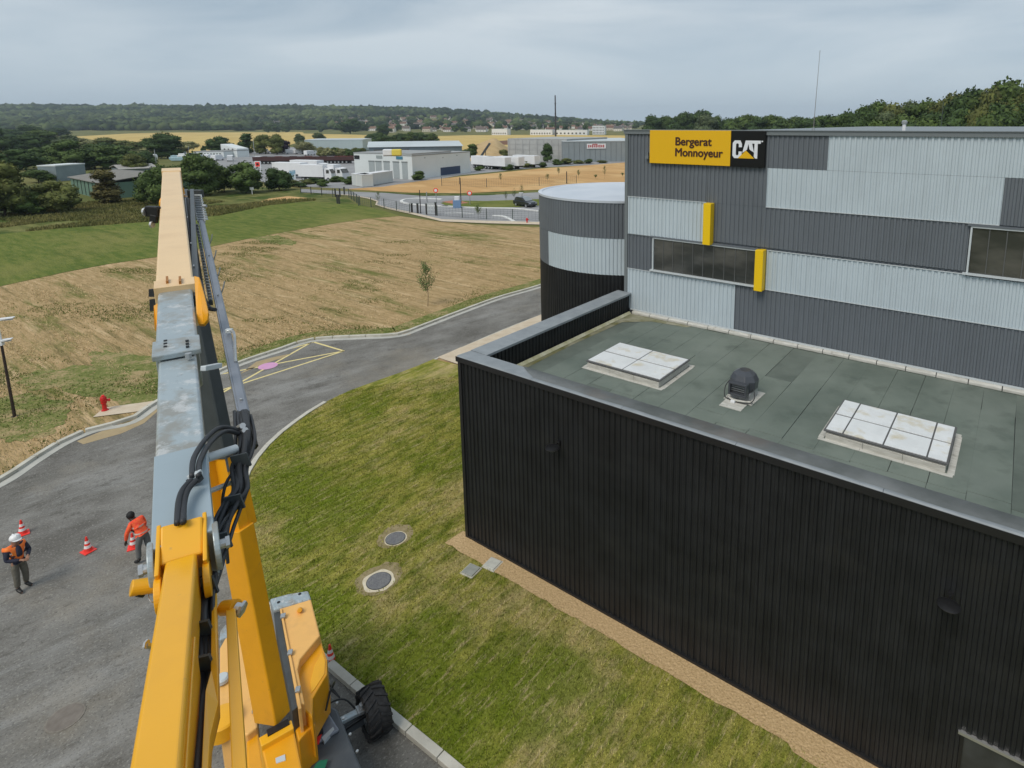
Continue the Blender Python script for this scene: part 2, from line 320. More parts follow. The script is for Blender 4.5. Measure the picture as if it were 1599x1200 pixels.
LEAF = [leafm('leaf_dark', (0.032, 0.061, 0.017), (0.065, 0.102, 0.029)), leafm('leaf_mid', (0.051, 0.087, 0.020), (0.099, 0.138, 0.038)), leafm('leaf_olive', (0.080, 0.099, 0.026), (0.160, 0.167, 0.051)),
        leafm('leaf_greyish', (0.072, 0.099, 0.046), (0.123, 0.152, 0.072)), leafm('leaf_purple', (0.026, 0.017, 0.032), (0.043, 0.032, 0.046)), leafm('leaf_pale', (0.189, 0.196, 0.087), (0.290, 0.275, 0.131)), leafm('leaf_rust', (.085, .075, .025), (.14, .12, .04))]

# ------------------------------------------------------------------ terrain
RX = [-1500, 0, 200, 400, 600, 700, 800, 900, 950, 1000, 1100]; RY = [158, 161, 162.5, 163.5, 166, 169, 177, 185, 189, 191.5, 192.5]
def ridge(X, Y):
    px = CX+F*X/np.maximum(Y, 1.)   # azimuth of the place, as seen along the valley
    y = np.interp(px, RX, RY); return 13.27+2150*(192.6-y)/F-11.
def hill(X, Y):
    d = np.asarray(Y, float); t = np.clip((d-1000)/1150, 0, 1.6); t = np.where(t > 1, 1, t)
    return np.maximum(ridge(X, Y), 0)*t**1.5
def right_hill(X, Y):
    X = np.asarray(X, float); Y = np.asarray(Y, float)
    a = np.clip((X-25)/170, 0, 1); b = np.clip((Y-80)/90, 0, 1)
    return 9.5*a*a*(3-2*a)*b
def terr(x, y): return float(hill(x, y)+right_hill(x, y))
def sheet(name, pxs, mt, z, zsub=0, closed=True, h=None, world=None):
    pts = [tuple(g(x, y)[:2]) for x, y in pxs] if world is None else world
    mb = MB(); n = len(pts)
    mb.add([(p[0], p[1], z) for p in pts], [tuple(range(n))])
    o = mb.build(name, mt)
    me = o.data; bm = bmesh.new(); bm.from_mesh(me); bmesh.ops.triangulate(bm, faces=bm.faces)
    for f in bm.faces:
        if f.normal.z < 0: f.normal_flip()
    bm.to_mesh(me); bm.free(); return o
gx = np.concatenate([np.linspace(-4500, -700, 26), np.linspace(-650, 650, 53), np.linspace(700, 4500, 26)])
gy = np.concatenate([[-600, -300, -100, 0, 60], np.linspace(90, 300, 15), np.linspace(340, 1000, 18), np.linspace(1040, 2400, 45), [2700, 3200, 4500]])
XX, YY = np.meshgrid(gx, gy); ZZ = hill(XX, YY)+right_hill(XX, YY)
V = np.c_[XX.ravel(), YY.ravel(), ZZ.ravel()]; nx, ny = len(gx), len(gy)
I = (np.arange(ny-1)[:, None]*nx+np.arange(nx-1)[None]).ravel()
go = np_obj('ground', V, np.c_[I, I+1, I+1+nx, I+nx], M['plain'], k=4); tag(go, kind='structure')

def S(o): return tag(o, kind='structure')
HAYEDGE = [(-400, 505), (-150, 476), (0, 448), (100, 426), (170, 413), (245, 402), (320, 388), (380, 375), (450, 362), (520, 350), (575, 342), (625, 338)]
S(sheet('hay_field', HAYEDGE+[(690, 347), (760, 352), (860, 356), (1000, 356), (1100, 420), (1000, 900), (860, 1190), (900, 1500), (300, 1500), (-900, 1500), (-1500, 900), (-900, 560)], M['hay'], .01))
GREENP = HAYEDGE[::-1]+[(-400, 390), (-100, 372), (0, 366), (100, 357), (245, 346), (345, 337), (420, 321), (490, 315), (560, 320), (600, 330)]
S(sheet('green_meadow', GREENP, M['green'], .03))
S(sheet('rough_meadow', [(-400, 392), (-100, 374), (0, 368), (100, 359), (245, 348), (345, 339), (420, 323), (492, 317), (560, 322), (545, 312), (500, 300), (430, 292), (330, 300), (240, 305), (100, 318), (0, 330), (-300, 345)], M['scrub'], .02))
S(sheet('bare_earth_patch', [(402, 317), (420, 311), (450, 307), (480, 310), (470, 313), (430, 315)], M['stubble'], .06))
S(sheet('far_wheat_field', [(112, 214), (200, 209), (330, 206), (470, 204.3), (478, 212), (470, 222), (420, 236), (300, 240), (180, 224)], M['wheat'], .12))
S(sheet('second_wheat_field', [(474, 209), (560, 211), (640, 214), (720, 218), (700, 224), (560, 222), (470, 220)], M['wheat'], .14))
S(sheet('third_wheat_field', [(570, 226), (650, 214), (740, 211.5), (860, 211), (1060, 213), (1090, 226), (900, 224), (840, 232), (760, 240), (700, 250), (600, 236)], M['wheat'], .15))
S(sheet('stubble_field', [(540, 296), (600, 292), (650, 284), (720, 276), (842, 264), (980, 254), (1140, 243), (1140, 275), (980, 287), (842, 297), (720, 302.5), (640, 301.5), (590, 299)], M['stubble'], .05))
S(sheet('verge', [(540, 299.5), (640, 302), (720, 303), (842, 298), (980, 289), (980, 294), (842, 301), (760, 306), (700, 308), (600, 302)], M['scrub'], .055))
S(sheet('industrial_yard', [(270, 240), (450, 230), (570, 236), (760, 250), (860, 250), (1050, 240), (1050, 252), (842, 262), (720, 274), (640, 288), (560, 296), (430, 290), (330, 262)], M['roadfar'], .03))

# roads of the roundabout
RB = [(470, 296), (545, 300), (600, 302), (660, 307), (760, 306), (842, 301), (980, 294), (980, 352), (842, 348), (760, 346), (690, 343.5), (640, 332), (608, 325.5), (589, 320.5), (591, 315), (575, 309.5), (545, 305), (470, 301)]
S(sheet('roundabout_road', RB, M['roadfar'], .07))
S(sheet('sand_pavement', [(520, 304), (548, 306.5), (574, 311), (588, 315.5), (586, 321), (606, 327.5), (640, 335), (690, 347), (760, 350), (842, 352), (980, 356), (980, 351), (842, 348), (760, 346), (690, 343.5), (640, 332), (608, 325.5), (589, 320.5), (591, 315), (575, 309.5), (545, 305)], M['slab'], .095))
S(sheet('traffic_island', [(688, 318), (720, 314.5), (760, 315), (842, 312), (860, 314), (842, 322), (812, 324.5), (760, 325.5), (720, 324), (695, 321.5)], M['green'], .10))
S(sheet('brick_paving_patch', [(690, 316.5), (712, 313.5), (732, 318), (712, 320.5)], mat('red_paving', (.42, .17, .10), .9), .12))
def strip(pts, w, z0, z1, mt, name, off=0.):
    """a strip of width w along a ground polyline (world xy), with height"""
    pts = [Vector((p[0], p[1], 0)) for p in pts]; Lf = []; Rt = []
    for i, p in enumerate(pts):
        d = (pts[min(i+1, len(pts)-1)]-pts[max(i-1, 0)]).normalized(); n = Vector((-d.y, d.x, 0))
        Lf.append(p+n*(off+w/2)); Rt.append(p+n*(off-w/2))
    mb = MB(); n = len(pts)
    vs = [(p.x, p.y, z1) for p in Lf]+[(p.x, p.y, z1) for p in Rt]+[(p.x, p.y, z0) for p in Lf]+[(p.x, p.y, z0) for p in Rt]
    fs = []
    for i in range(n-1):
        fs += [(i, n+i, n+i+1, i+1), (n+i, 3*n+i, 3*n+i+1, n+i+1), (2*n+i, i, i+1, 2*n+i+1)]
    fs += [(0, 2*n, 3*n, n), (n-1, 2*n-1, 4*n-1, 3*n-1)]
    return mb.add(vs, fs).build(name, mt)
def smooth(pts, sub=5):
    pts = [Vector((p[0], p[1], 0)) for p in pts]; Q = []
    for i in range(len(pts)-1):
        a = pts[max(i-1, 0)]; b = pts[i]; c = pts[i+1]; d = pts[min(i+2, len(pts)-1)]
        for k in range(sub):
            t = k/sub; Q.append(.5*((2*b)+(c-a)*t+(2*a-5*b+4*c-d)*t*t+(3*b-a-3*c+d)*t**3))
    Q.append(pts[-1]); return [(q.x, q.y) for q in Q]
def gl(px): return [tuple(g(x, y)[:2]) for x, y in px]
S(strip(smooth(gl([(700, 323.5), (650, 321), (628, 317), (632, 313), (655, 311), (690, 312.5)])), .5, .05, .2, M['lineW'], 'island_kerb'))
S(strip(smooth(gl([(690, 323), (740, 325.8), (800, 327), (842, 331)])), .5, .05, .2, M['lineW'], 'island_kerb'))
S(strip(smooth(gl([(770, 338), (785, 339), (795, 343), (802, 347)])), .5, .07, .16, M['lineW'], 'road_marking'))
S(strip(smooth(gl([(695, 334), (710, 333), (740, 335)])), .25, .07, .09, M['lineW'], 'road_marking'))

# access road (asphalt), kerbs, lawn
KF = [(-420, 960), (-250, 880), (-120, 815), (0, 757), (50, 724), (100, 693), (150, 672), (205, 660), (245, 633), (300, 603), (372, 571), (440, 548), (487, 533), (560, 528.5), (622, 525), (660, 512), (720, 489), (780, 467), (842, 449), (930, 420), (1060, 385)]
KL = [(1060, 425), (930, 462), (843, 494), (780, 519), (690, 558), (640, 579), (590, 597), (560, 608), (540, 616), (500, 636), (460, 663), (425, 692), (398, 724), (380, 760), (370, 805), (372, 855), (385, 900), (415, 950), (460, 998), (517, 1043), (550, 1072), (620, 1130), (700, 1196), (800, 1282), (900, 1370)]
KFw = smooth(gl(KF)); KLw = smooth(gl(KL))
far_l = [(-40, 2), (-20, -8), (0, -8)]
S(sheet('access_road', None, M['asphalt'], .02, world=KFw+KLw+[(-2, 2), (-6, -2), (-30, -2), (-48, 8)]))
lawn_w = KLw[21:]+[tuple(L2W(22, -3.0)[:2]), tuple(L2W(22, 1)[:2]), tuple(L2W(1, 1)[:2]), tuple(L2W(1.0, 8.9)[:2]), tuple(g(722, 574)[:2])]
S(sheet('lawn', None, M['lawn'], .10, world=lawn_w))
# kerb stones, one metre each, on both sides of the road
def resample(pts, step):
    pts = [Vector((p[0], p[1])) for p in pts]; cum = [0.]
    for a, b in zip(pts[:-1], pts[1:]): cum.append(cum[-1]+(b-a).length)
    out = []; n = int(cum[-1]/step); k = 0
    for i in range(n+1):
        d = i*step
        while k < len(pts)-2 and cum[k+1] < d: k += 1
        out.append(pts[k].lerp(pts[k+1], min(1, (d-cum[k])/max(1e-6, cum[k+1]-cum[k]))))
    return out
def kerb(name, pts, w, off, z1, mt, i0, i1, step=1.0, gap=.012, limit=None):
    root = bpy.data.objects.new(name, None); COL.objects.link(root); root['kind'] = 'structure'
    q = resample(pts[i0:i1], step); k = 0; rest = MB()
    for a, b in zip(q[:-1], q[1:]):
        d = (b-a).normalized(); n = Vector((-d.y, d.x)); a2 = a+d*gap; b2 = b-d*gap
        poly = [a2+n*(off-w/2), b2+n*(off-w/2), b2+n*(off+w/2), a2+n*(off+w/2)]
        near = (a.length < 52) if limit is None else limit
        zz = z1+rng.uniform(-.003, .003)
        if near:
            o = MB().prism([tuple(p) for p in poly], -.02, zz).build('kerb_stone', mt, root, bevel=.012)
        else: rest.prism([tuple(p) for p in poly], -.02, zz)
    if rest.v: tag(rest.build('far_kerb_stones', mt, root), kind='stuff')
kerb('field_kerb', KFw, .20, .16, .16, M["concrete"], 5, 101)
S(strip(KFw[5:101], .34, .0, .035, M['kerbgrey'], 'drain_channel', off=-.12))
kerb('lawn_kerb', KLw, .20, .0, .15, M["concrete"], 44, 121)
S(strip(KLw[5:46], .12, .0, .06, M['concrete'], 'flush_kerb', off=0))
# path beside the building
root = empty('path', (0, 0, 0)); root['kind'] = 'structure'
pa = np.array(g(683, 560)[:2]); pb = np.array(g(845, 493)[:2]); dv = (pb-pa)/np.linalg.norm(pb-pa); nv = np.array([dv[1], -dv[0]])
for i in range(14):
    s0 = i*1.5+.01; s1 = i*1.5+1.49; wdt = 1.55
    poly = [tuple(pa+dv*s0+nv*.08), tuple(pa+dv*s1+nv*.08), tuple(pa+dv*s1+nv*wdt), tuple(pa+dv*s0+nv*wdt)]
    MB().prism(poly, -.01, .115).build('path_slab', M['slab'], root)
S(sheet('path_landing', [(684, 561), (722, 574), (760, 560), (720, 545)], M['slab'], .11))
S(sheet('sand_stain', [(120, 690), (160, 674), (205, 664), (240, 640), (250, 640), (225, 662), (190, 678), (130, 695)], M['sand'], .026))
S(sheet('sand_stain', [(375, 585), (400, 566), (430, 558), (455, 553), (440, 560), (410, 570)], M['sand'], .026))
S(sheet('sand_stain', [(618, 527), (640, 521), (650, 517), (640, 524)], M['sand'], .026))
M['weed'] = mat('weedy_ground', (.115, .15, .035), .95, spec=.1, col2=(.21, .22, .07), vscale=2.2, vdet=12, space='World', bump=.08, bscale=9,
    extra=[dict(col=(.40, .30, .16), scale=.55, thr=(.50, .60), det=13, amt=.95, rough=.8), dict(col=(.42, .32, .17), scale=4, thr=(.52, .62), det=10, amt=.85, rough=.8)])
def blob(name, px, py, rx, ry, mt, z, seed=0., n=48, am=.22):
    c = g(px, py); pts = []
    for k in range(n):
        a = 2*math.pi*k/n; q = 1+am*noise.noise(Vector((math.cos(a)*1.2, math.sin(a)*1.2, seed)))+am*.5*noise.noise(Vector((math.cos(a)*5, math.sin(a)*5, seed+4)))
        u, v = rx*q*math.cos(a), ry*q*math.sin(a); w_ = VD*u+UD*v; pts.append((c[0]+w_[0], c[1]+w_[1]))
    return S(sheet(name, None, mt, z, world=pts))
blob('weedy_patch', 205, 598, 1.9, 4.2, M['weed'], .014, 1., 90, .5); blob('weedy_patch', 190, 566, 1.2, 3.2, M['weed'], .018, 2., 90, .6); blob('weedy_patch', 15, 660, 2.2, 3.0, M['weed'], .022, 3., 90, .5)
blob('weedy_patch', 90, 590, 1.3, 2.0, M['weed'], .026, 4., 90, .6); blob('weedy_patch', 430, 375, 1.5, 4.0, M['weed'], .014, 6., 90, .6)
S(strip(KFw[46:95], 1.5, .0, .036, M['weed'], 'weedy_verge', off=.95))
def pline(a, b, wd=.13, z=.026): return strip(gl([a, b]), wd, .0, z, M['lineY'], 'painted_line')
lines = empty('yellow_road_markings', (0, 0, 0)); lines['kind'] = 'structure'
for a, b in (((300, 590), (490, 535)), ((330, 624), (487, 535)), ((490, 535), (537, 549)), ((330, 588), (537, 549)), ((300, 625), (537, 549))):
    pline(a, b).parent = lines
c = g(418.5, 572.5); mk = MB().prism([(c[0]+.49*math.cos(t*math.pi/16), c[1]+.49*math.sin(t*math.pi/16)) for t in range(32)], .0, .034).build('pink_spot', M['pink'])
S(mk)
# gravel bed by the dark wall
S(sheet('gravel_bed', None, M['gravel'], .125, world=[tuple(L2W(-.35+k*.15, -.66-(.14 if k*.15 > 11 else 0)+.07*noise.noise(Vector((k*.35, 3.3, 0)))+.04*noise.noise(Vector((k*1.3, 1., 0))))[:2]) for k in range(150)]+[tuple(L2W(u, v)[:2]) for u, v in ((22, .1), (.02, .1), (-.3, .05))]))
print('ground done')

# ------------------------------------------------------------------ building
RP = .168
def corr(mb, u0, u1, z0, z1, v, sgn=-1, dep=.034, axis='u', pitch=RP, ph=0.):
    """corrugated sheet along u at depth v (ribs stand out towards sgn) ; axis 'v' swaps the roles"""
    xs = []; k0 = math.floor((u0-ph)/pitch)-1
    k = k0
    while ph+k*pitch < u1+pitch:
        b = ph+k*pitch
        xs += [(b, 0), (b+.07, 0), (b+.09, dep), (b+.148, dep)]
        k += 1
    pts = [(x, d) for x, d in xs if u0 < x < u1]
    def at(x):
        for (a, da), (b, db) in zip(xs[:-1], xs[1:]):
            if a <= x <= b: return da+(db-da)*(x-a)/max(b-a, 1e-6)
        return 0
    pts = [(u0, at(u0))]+pts+[(u1, at(u1))]
    vs = []
    for z in (z0, z1):
        for x, d in pts: vs.append((x, v+sgn*d, z) if axis == 'u' else (v+sgn*d, x, z))
    n = len(pts); mb.add(vs, [(i, i+1, n+i+1, n+i) for i in range(n-1)]); return mb

UE = 24.
ext = empty('low_extension', tuple(A0), BROT, 'black ribbed flat-roofed extension in front of the tall grey hall', 'building')
MB().box(.0, UE, .0, 8.9, -.2, 5.36).build('wall_core', M['darkcap'], ext)
corr(MB(), .08, 13.6, .17, 6.16, -.01).build('front_cladding', M['dark'], ext)
corr(MB(), 13.6, UE, 1.9, 6.16, -.01).build('front_cladding', M['dark'], ext)
corr(MB(), .05, 8.9, .10, 6.16, -.012, axis='v').build('side_cladding', M['dark'], ext)
MB().box(-.03, .09, -.088, .06, .02, 6.17).build('corner_trim', M['darkcap'], ext)
MB().box(.09, 13.55, -.085, .0, .03, .19).build('base_trim', M['darkcap'], ext)
# parapets
MB().box(0, UE, .0, .42, 5.36, 6.14).build('parapet_wall', M['darkcap'], ext)
MB().box(0, .50, .42, 8.9, 5.36, 6.14).build('parapet_wall', M['darkcap'], ext)
corr(MB(), .44, 8.85, 5.45, 6.17, .505, sgn=1, axis='v').build('parapet_cladding', M['dark'], ext)
def sections(a0, a1, step, fn):
    a = a0; i = 0
    while a < a1-.05: b = min(a+step, a1); fn(a, b, i); a = b; i += 1
def capf(a, b, i):
    MB().extr([(-.09, 6.13), (-.09, 6.245), (-.05, 6.28), (.50, 6.255), (.50, 6.20), (.42, 6.17), (.0, 6.17)], 'x', a+.003, b-.003).build('coping_section', M['capm'], ext, bevel=.006)
sections(-.08, UE, 3.0, capf)
MB().box(-.10, UE, -.105, -.092, 6.10, 6.26).build('coping_lip', M['darkcap'], ext)
def capv(a, b, i):
    MB().extr([(-.09, 6.13), (-.09, 6.25), (-.05, 6.285), (.62, 6.26), (.62, 6.18), (.5, 6.17), (0, 6.17)], 'y', a+.003, b-.003).build('coping_section', M['capm'], ext, bevel=.006)
sections(.505, 8.93, 2.8, capv)
# membrane that climbs over the front parapet
mb = MB(); n = 60
xs = np.linspace(2.2, UE, n)
vs = []
for i, x in enumerate(xs):
    e = .03+.05*noise.noise(Vector((x*.9, 0, 3)))+max(0, .42-.6*abs(x-2.2))
    vs += [(x, e+.0, 6.281), (x, .52, 6.264), (x, .78, 5.93), (x, 1.15, 5.47)]
mb.add(vs, [(4*i+k, 4*i+4+k, 4*i+5+k, 4*i+1+k) for i in range(n-1) for k in range(3)])
mb.build('upstand_membrane', mat('old_upstand', (.105, .115, .112), .55, spec=.4, col2=(.19, .20, .20), vscale=.9, vdet=10, space='World', extra=[dict(col=(.15, .12, .10), scale=.5, thr=(.5, .66), amt=.6, det=8)]), ext, smooth=True)
# roof membrane sheets
ZR = 5.40
cols = [.66, 1.55, 2.42, 3.3, 4.1, 4.95, 5.8, 6.65, 7.5, 8.35, 9.2, 10.0, 10.85, 11.65, 12.45, 13.2, 14.0, 14.85, 15.7, 16.6, 17.5, 18.4, 19.3, 20.2, 21.1, 22., 23., 24.]
for i in range(len(cols)-1):
    cut = 2.15+rng.uniform(-.5, .5); c2 = rng.choice([None, 6.3+rng.uniform(-.8, .8)])
    brk = [.8, cut]+([c2] if c2 else [])+[8.78]
    for j in range(len(brk)-1):
        zt = ZR+.004*(i % 2)+.005*(j % 2)
        a, b = brk[j]+.003, brk[j+1]-.003
        jx = rng.uniform(-.012, .012)
        MB().prism([(cols[i]+.004+jx, a), (cols[i+1]-.003, a), (cols[i+1]-.003+jx, b), (cols[i]+.004, b)], 5.35, zt).build('membrane_sheet', M['membrane'] if rng.random() < .85 else M['membrane2'], ext, bevel=.003)
MB().box(.66, 24, .8, 8.8, 5.36, 5.385).build('roof_deck', M['darkcap'], ext)
MB().add([(.66, .6, 5.412), (.95, .6, 5.414), (.88, 4.5, 5.414), (1.0, 7.6, 5.414), (1.9, 8.35, 5.414), (3.4, 8.52, 5.414), (3.5, 8.74, 5.414), (.66, 8.74, 5.412)], [tuple(range(8))]).build('moss_stain', M['moss'], ext)
MB().extr([(.61, 5.40), (.61, 5.50), (.64, 5.50), (.72, 5.425), (.72, 5.40)], 'y', .8, 8.74).build('edge_flashing', mat('mossy_flashing', (.40, .38, .22), .8, col2=(.58, .56, .42), vscale=3), ext)
def fl(a, b, i):
    z = rng.uniform(-.006, .006)
    MB().extr([(8.74, 5.41+z), (8.72, 5.43+z), (8.72, 5.50+z), (8.76, 5.535+z), (8.84, 5.55+z), (8.88, 5.55+z), (8.88, 5.41+z)], 'x', a+.012, b-.012).build('flashing_strip', M['flash'], ext, bevel=.006)
sections(.74, 24, .86, fl)
MB().box(.6, 24, 8.83, 8.885, 5.551, 5.60).build('wall_foot_trim', M['triml'], ext)
# door with its drip edge at the right foot of the black wall
MB().box(13.56, 24, -.085, -.01, 1.84, 1.895).build('door_head_flashing', M['silver'], ext)
MB().box(13.60, 13.66, -.05, .0, .0, 1.84).build('door_jamb', M['darkcap'], ext)
MB().box(13.66, 17.6, -.012, .0, .05, 1.84).build('door_leaf', mat('door_grey', (.028, .03, .031), .3, col2=(.07, .075, .076), vscale=.9), ext)

# skylights : things standing on the roof
def skylight(u0, u1, v0, v1, us, label):
    p = L2W(u0, v0, ZR+.008); W = u1-u0; D = v1-v0
    t = empty('roof_skylight', tuple(p), BROT, label, 'skylight')
    o = MB(); 
    for a in range(3):
        MB().box(-.14+a*(W+.28)/3+.004, -.14+(a+1)*(W+.28)/3-.004, -.14, -.02, 0, .012).build('flange_strip', M['flash'], t)
        MB().box(-.14+a*(W+.28)/3+.004, -.14+(a+1)*(W+.28)/3-.004, D+.02, D+.16, 0, .012).build('flange_strip', M['flash'], t)
        MB().box(.02+a*(W-.04)/3+.003, .02+(a+1)*(W-.04)/3-.003, -.035, .02, .0, .17).build('curb_flashing', M['flash'], t, bevel=.008)
    MB().box(-.15, -.02, -.02, D+.02, 0, .013).build('flange_strip', M['flash'], t); MB().box(W+.02, W+.16, -.02, D+.02, 0, .013).build('flange_strip', M['flash'], t)
    MB().box(.02, W-.02, .02, D-.02, 0, .235).build('curb', M['flash'], t)
    MB().box(-.03, W+.03, -.04, D+.03, .215, .245).build('frame', mat('skylight_frame', (.10, .10, .10), .5), t, bevel=.006)
    xs = [0]+us+[W]
    ys = [0, D/2, D]
    for i in range(len(xs)-1):
        for j in range(2):
            MB().box(xs[i]+.018, xs[i+1]-.018, ys[j]+.034, ys[j+1]-.034, .24, .262+.004*((i+j) % 2)).build('panel', M['dome'], t, bevel=.004)
    return t
skylight(2.52, 5.22, 3.15, 5.1, [1.35], 'square four-panel white skylight nearer the tank on the green-grey roof')
skylight(10.08, 12.76, 2.95, 4.95, [.42, 1.34, 2.27], 'white skylight with eight panels and dark joints, right of the roof fan')
# roof fan
fan = empty('roof_fan', tuple(L2W(7.5, 4.05, ZR+.008)), BROT, 'black hooded extractor fan on a white base between the two skylights', 'fan')
MB().prism([(-.42, -.46), (.42, -.46), (.46, .55), (-.42, .55)], 0, .014).build('base_sheet', M['flash'], fan)
MB().prism([(-.34, -.95), (.30, -.95), (.30, -.35), (-.34, -.35)], 0, .018).build('front_sheet', M['flash'], fan)
MB().box(-.30, .30, -.28, .34, .0, .24).build('curb', M['galv'], fan, bevel=.02)
MB().tube([(-.34, -.35, .05), (-.1, -.55, .09), (.15, -.5, .08), (.4, -.35, .06)], .03).build('conduit', M['flash'], fan, smooth=True)
MB().box(-.14, -.02, -.64, -.48, .02, .09).build('junction_box', M['white'], fan, bevel=.01)
o8 = lambda r, z, s=1.: [(r*math.cos(math.pi/8+k*math.pi/4)*1.0, .03+r*s*math.sin(math.pi/8+k*math.pi/4), z) for k in range(8)]
mb = MB(); rings = [o8(.30, .24), o8(.39, .30), o8(.41, .56), o8(.33, .72), o8(.16, .82)]
for a in range(len(rings)): mb.v += rings[a]
for a in range(len(rings)-1):
    for k in range(8): mb.f.append((a*8+k, a*8+(k+1) % 8, a*8+8+(k+1) % 8, a*8+8+k))
mb.f.append(tuple(range(32, 40))); mb.f.append(tuple(range(7, -1, -1)))
fb = mat('fan_black', (.055, .06, .07), .3, spec=.6)
mb.build('hood', fb, fan, bevel=.02)
hd = MB().box(-.27, .27, -.52, -.30, .20, .26).box(-.27, .27, -.52, -.30, .52, .58).box(-.27, -.21, -.52, -.30, .26, .52).box(.21, .27, -.52, -.30, .26, .52).build('inlet_frame', fb, fan, bevel=.012)
MB().box(-.21, .21, -.40, -.34, .26, .52).build('inlet_grille', M['galv'], fan)
for k in range(4): MB().box(-.20, .20, -.43, -.41, .285+.06*k, .30+.06*k).build('grille_bar', M['black'], fan)
MB().tube([(-.36, -.1, .5), (-.46, -.25, .3), (-.40, -.42, .06), (-.2, -.5, .05)], .014).build('cable', M['hose'], fan, smooth=True)
MB().tube([(.36, -.2, .4), (.46, -.36, .2), (.34, -.5, .06), (.0, -.55, .06)], .014).build('cable', M['hose'], fan, smooth=True)
def walllight(u, z, label):
    t = empty('wall_lamp', tuple(L2W(u, -.04, z)), BROT, label, 'lamp', None)
    MB().box(-.05, .05, -.06, .0, -.08, .08).build('bracket', M['black'], t)
    MB().cyl((0, -.05, 0), (0, -.30, .02), .02, n=8).build('arm', M['black'], t)
    mb = MB(); n = 14
    mb.lathe([(.03, .035), (.14, .03), (.20, .0), (.19, -.02), (.05, -.03)], n, (0, -.30, 0)); mb.build('head', M['black'], t, smooth='auto')
    MB().lathe([(.12, -.028), (.17, -.026), (.17, -.034), (.12, -.036)], 14, (0, -.30, 0)).build('lens', M['galv'], t)
walllight(3.89, 4.66, 'small black lamp high on the black wall nearer its left corner')
walllight(13.19, 4.62, 'black wall lamp with a pale rim above the doorway at right')

# --- the tall hall
HV = 8.94; HU0 = .29; HU1 = 44.
hall = empty('main_hall', tuple(L2W(0, HV)), BROT, 'tall hall clad in grey and pale ribbed sheet with a black and yellow sign', 'building')
MB().box(HU0+.02, HU1, .04, 45, -.2, 12.80).build('hall_core', M['grey'], hall)
def pan(u0, u1, z0, z1, mk):
    dv_ = -.0 if mk == 'grey' else -.008
    corr(MB(), u0, u1, z0, z1, dv_).build('cladding_panel', M[mk], hall)
Z1, Z2, Z3, Z4, Z5, Z6 = 5.58, 7.32, 8.77, 10.32, 11.70, 12.84
# bottom band (light from the corner to 5.18, then grey)
pan(.40, 5.17, Z1, 7.30, 'light'); pan(5.18, HU1, Z1, Z2, 'grey')
pan(.40, 1.60, 7.32, Z3, 'grey')
pan(6.31, 12.40, 7.33, Z3, 'light'); pan(12.40, 18.6, 7.33, 8.72, 'light')
pan(.40, 3.90, Z3+.005, Z4, 'light'); pan(3.92, 12.38, 8.86, 10.31, 'grey'); pan(18.6, 30, 7.33, Z4, 'grey')
pan(3.92, 6.18, Z4, Z5, 'grey'); pan(.40, 3.91, Z4+.004, Z5, 'grey'); pan(.40, 8.19, Z5+.002, Z6, 'grey')
pan(6.19, 13.11, 10.33, Z5, 'light'); pan(8.2, 30, Z5+.006, Z6, 'light'); pan(13.12, 18.6, 10.33, Z5, 'grey'); pan(18.6, 30, 10.33, Z5, 'light')
pan(30, HU1, Z2, Z6, 'light')
MB().box(HU0-.02, .41, -.06, .03, 5.4, 12.86).build('corner_trim', M['trimg'], hall)
for a, b, z, mk in ((.4, 5.17, 7.31, 'triml'), (.4, 3.9, Z3, 'trimg'), (.4, 3.9, Z4, 'triml'), (6.19, 13.1, 10.325, 'triml'), (6.31, 12.4, 8.775, 'triml'), (6.31, 18.6, 7.325, 'triml')):
    MB().box(a, b, -.058, -.03, z-.012, z+.012).build('joint_trim', M[mk], hall)
MB().box(HU0-.06, HU1, -.09, .3, 12.84, 12.98).box(HU0-.10, HU1, -.12, .34, 12.981, 13.01).build('roof_coping', M['trimg'], hall)
MB().box(HU0, HU1, .3, 45, 12.8, 12.86).build('roof', M['trimg'], hall)
def window(u0, u1, z0, z1, n):
    fr = MB().box(u0-.05, u0, -.09, .0, z0-.02, z1+.04).box(u1, u1+.05, -.09, .0, z0-.02, z1+.04).box(u0-.05, u1+.05, -.09, .0, z1, z1+.045).build('window', M['triml'], hall)
    MB().box(u0-.14, u1+.12, -.14, .0, z0-.07, z0-.012).build('sill', M['triml'], fr)
    MB().box(u0-.13, u1+.1, -.11, .0, z1+.046, z1+.10).build('lintel', M['grey'], fr)
    w_ = (u1-u0)/n
    for i in range(n):
        a = u0+i*w_
        MB().box(a+.012, a+w_-.012, -.035, -.02, z0, z1).build('pane', M['glass'], fr)
        if i: MB().box(a-.012, a+.012, -.055, -.02, z0, z1).build('mullion', M['mull'], fr)
window(1.67, 6.0, 7.43, 8.70, 10); window(12.46, 18.5, 8.84, 10.20, 14)
def fin(u, z0, z1):
    MB().box(u, u+.30, -.36, -.03, z0, z1).build('yellow_fin', M['finy'], hall, bevel=.012)
fin(3.93, 8.76, 10.32); fin(5.99, 7.30, 8.80)
# gutter box left of the sign
MB().box(1.28, 1.42, -.16, -.03, 11.88, 12.0).box(1.33, 1.37, -.10, -.03, 12.0, 12.14).build('sensor_box', M['trimg'], hall)
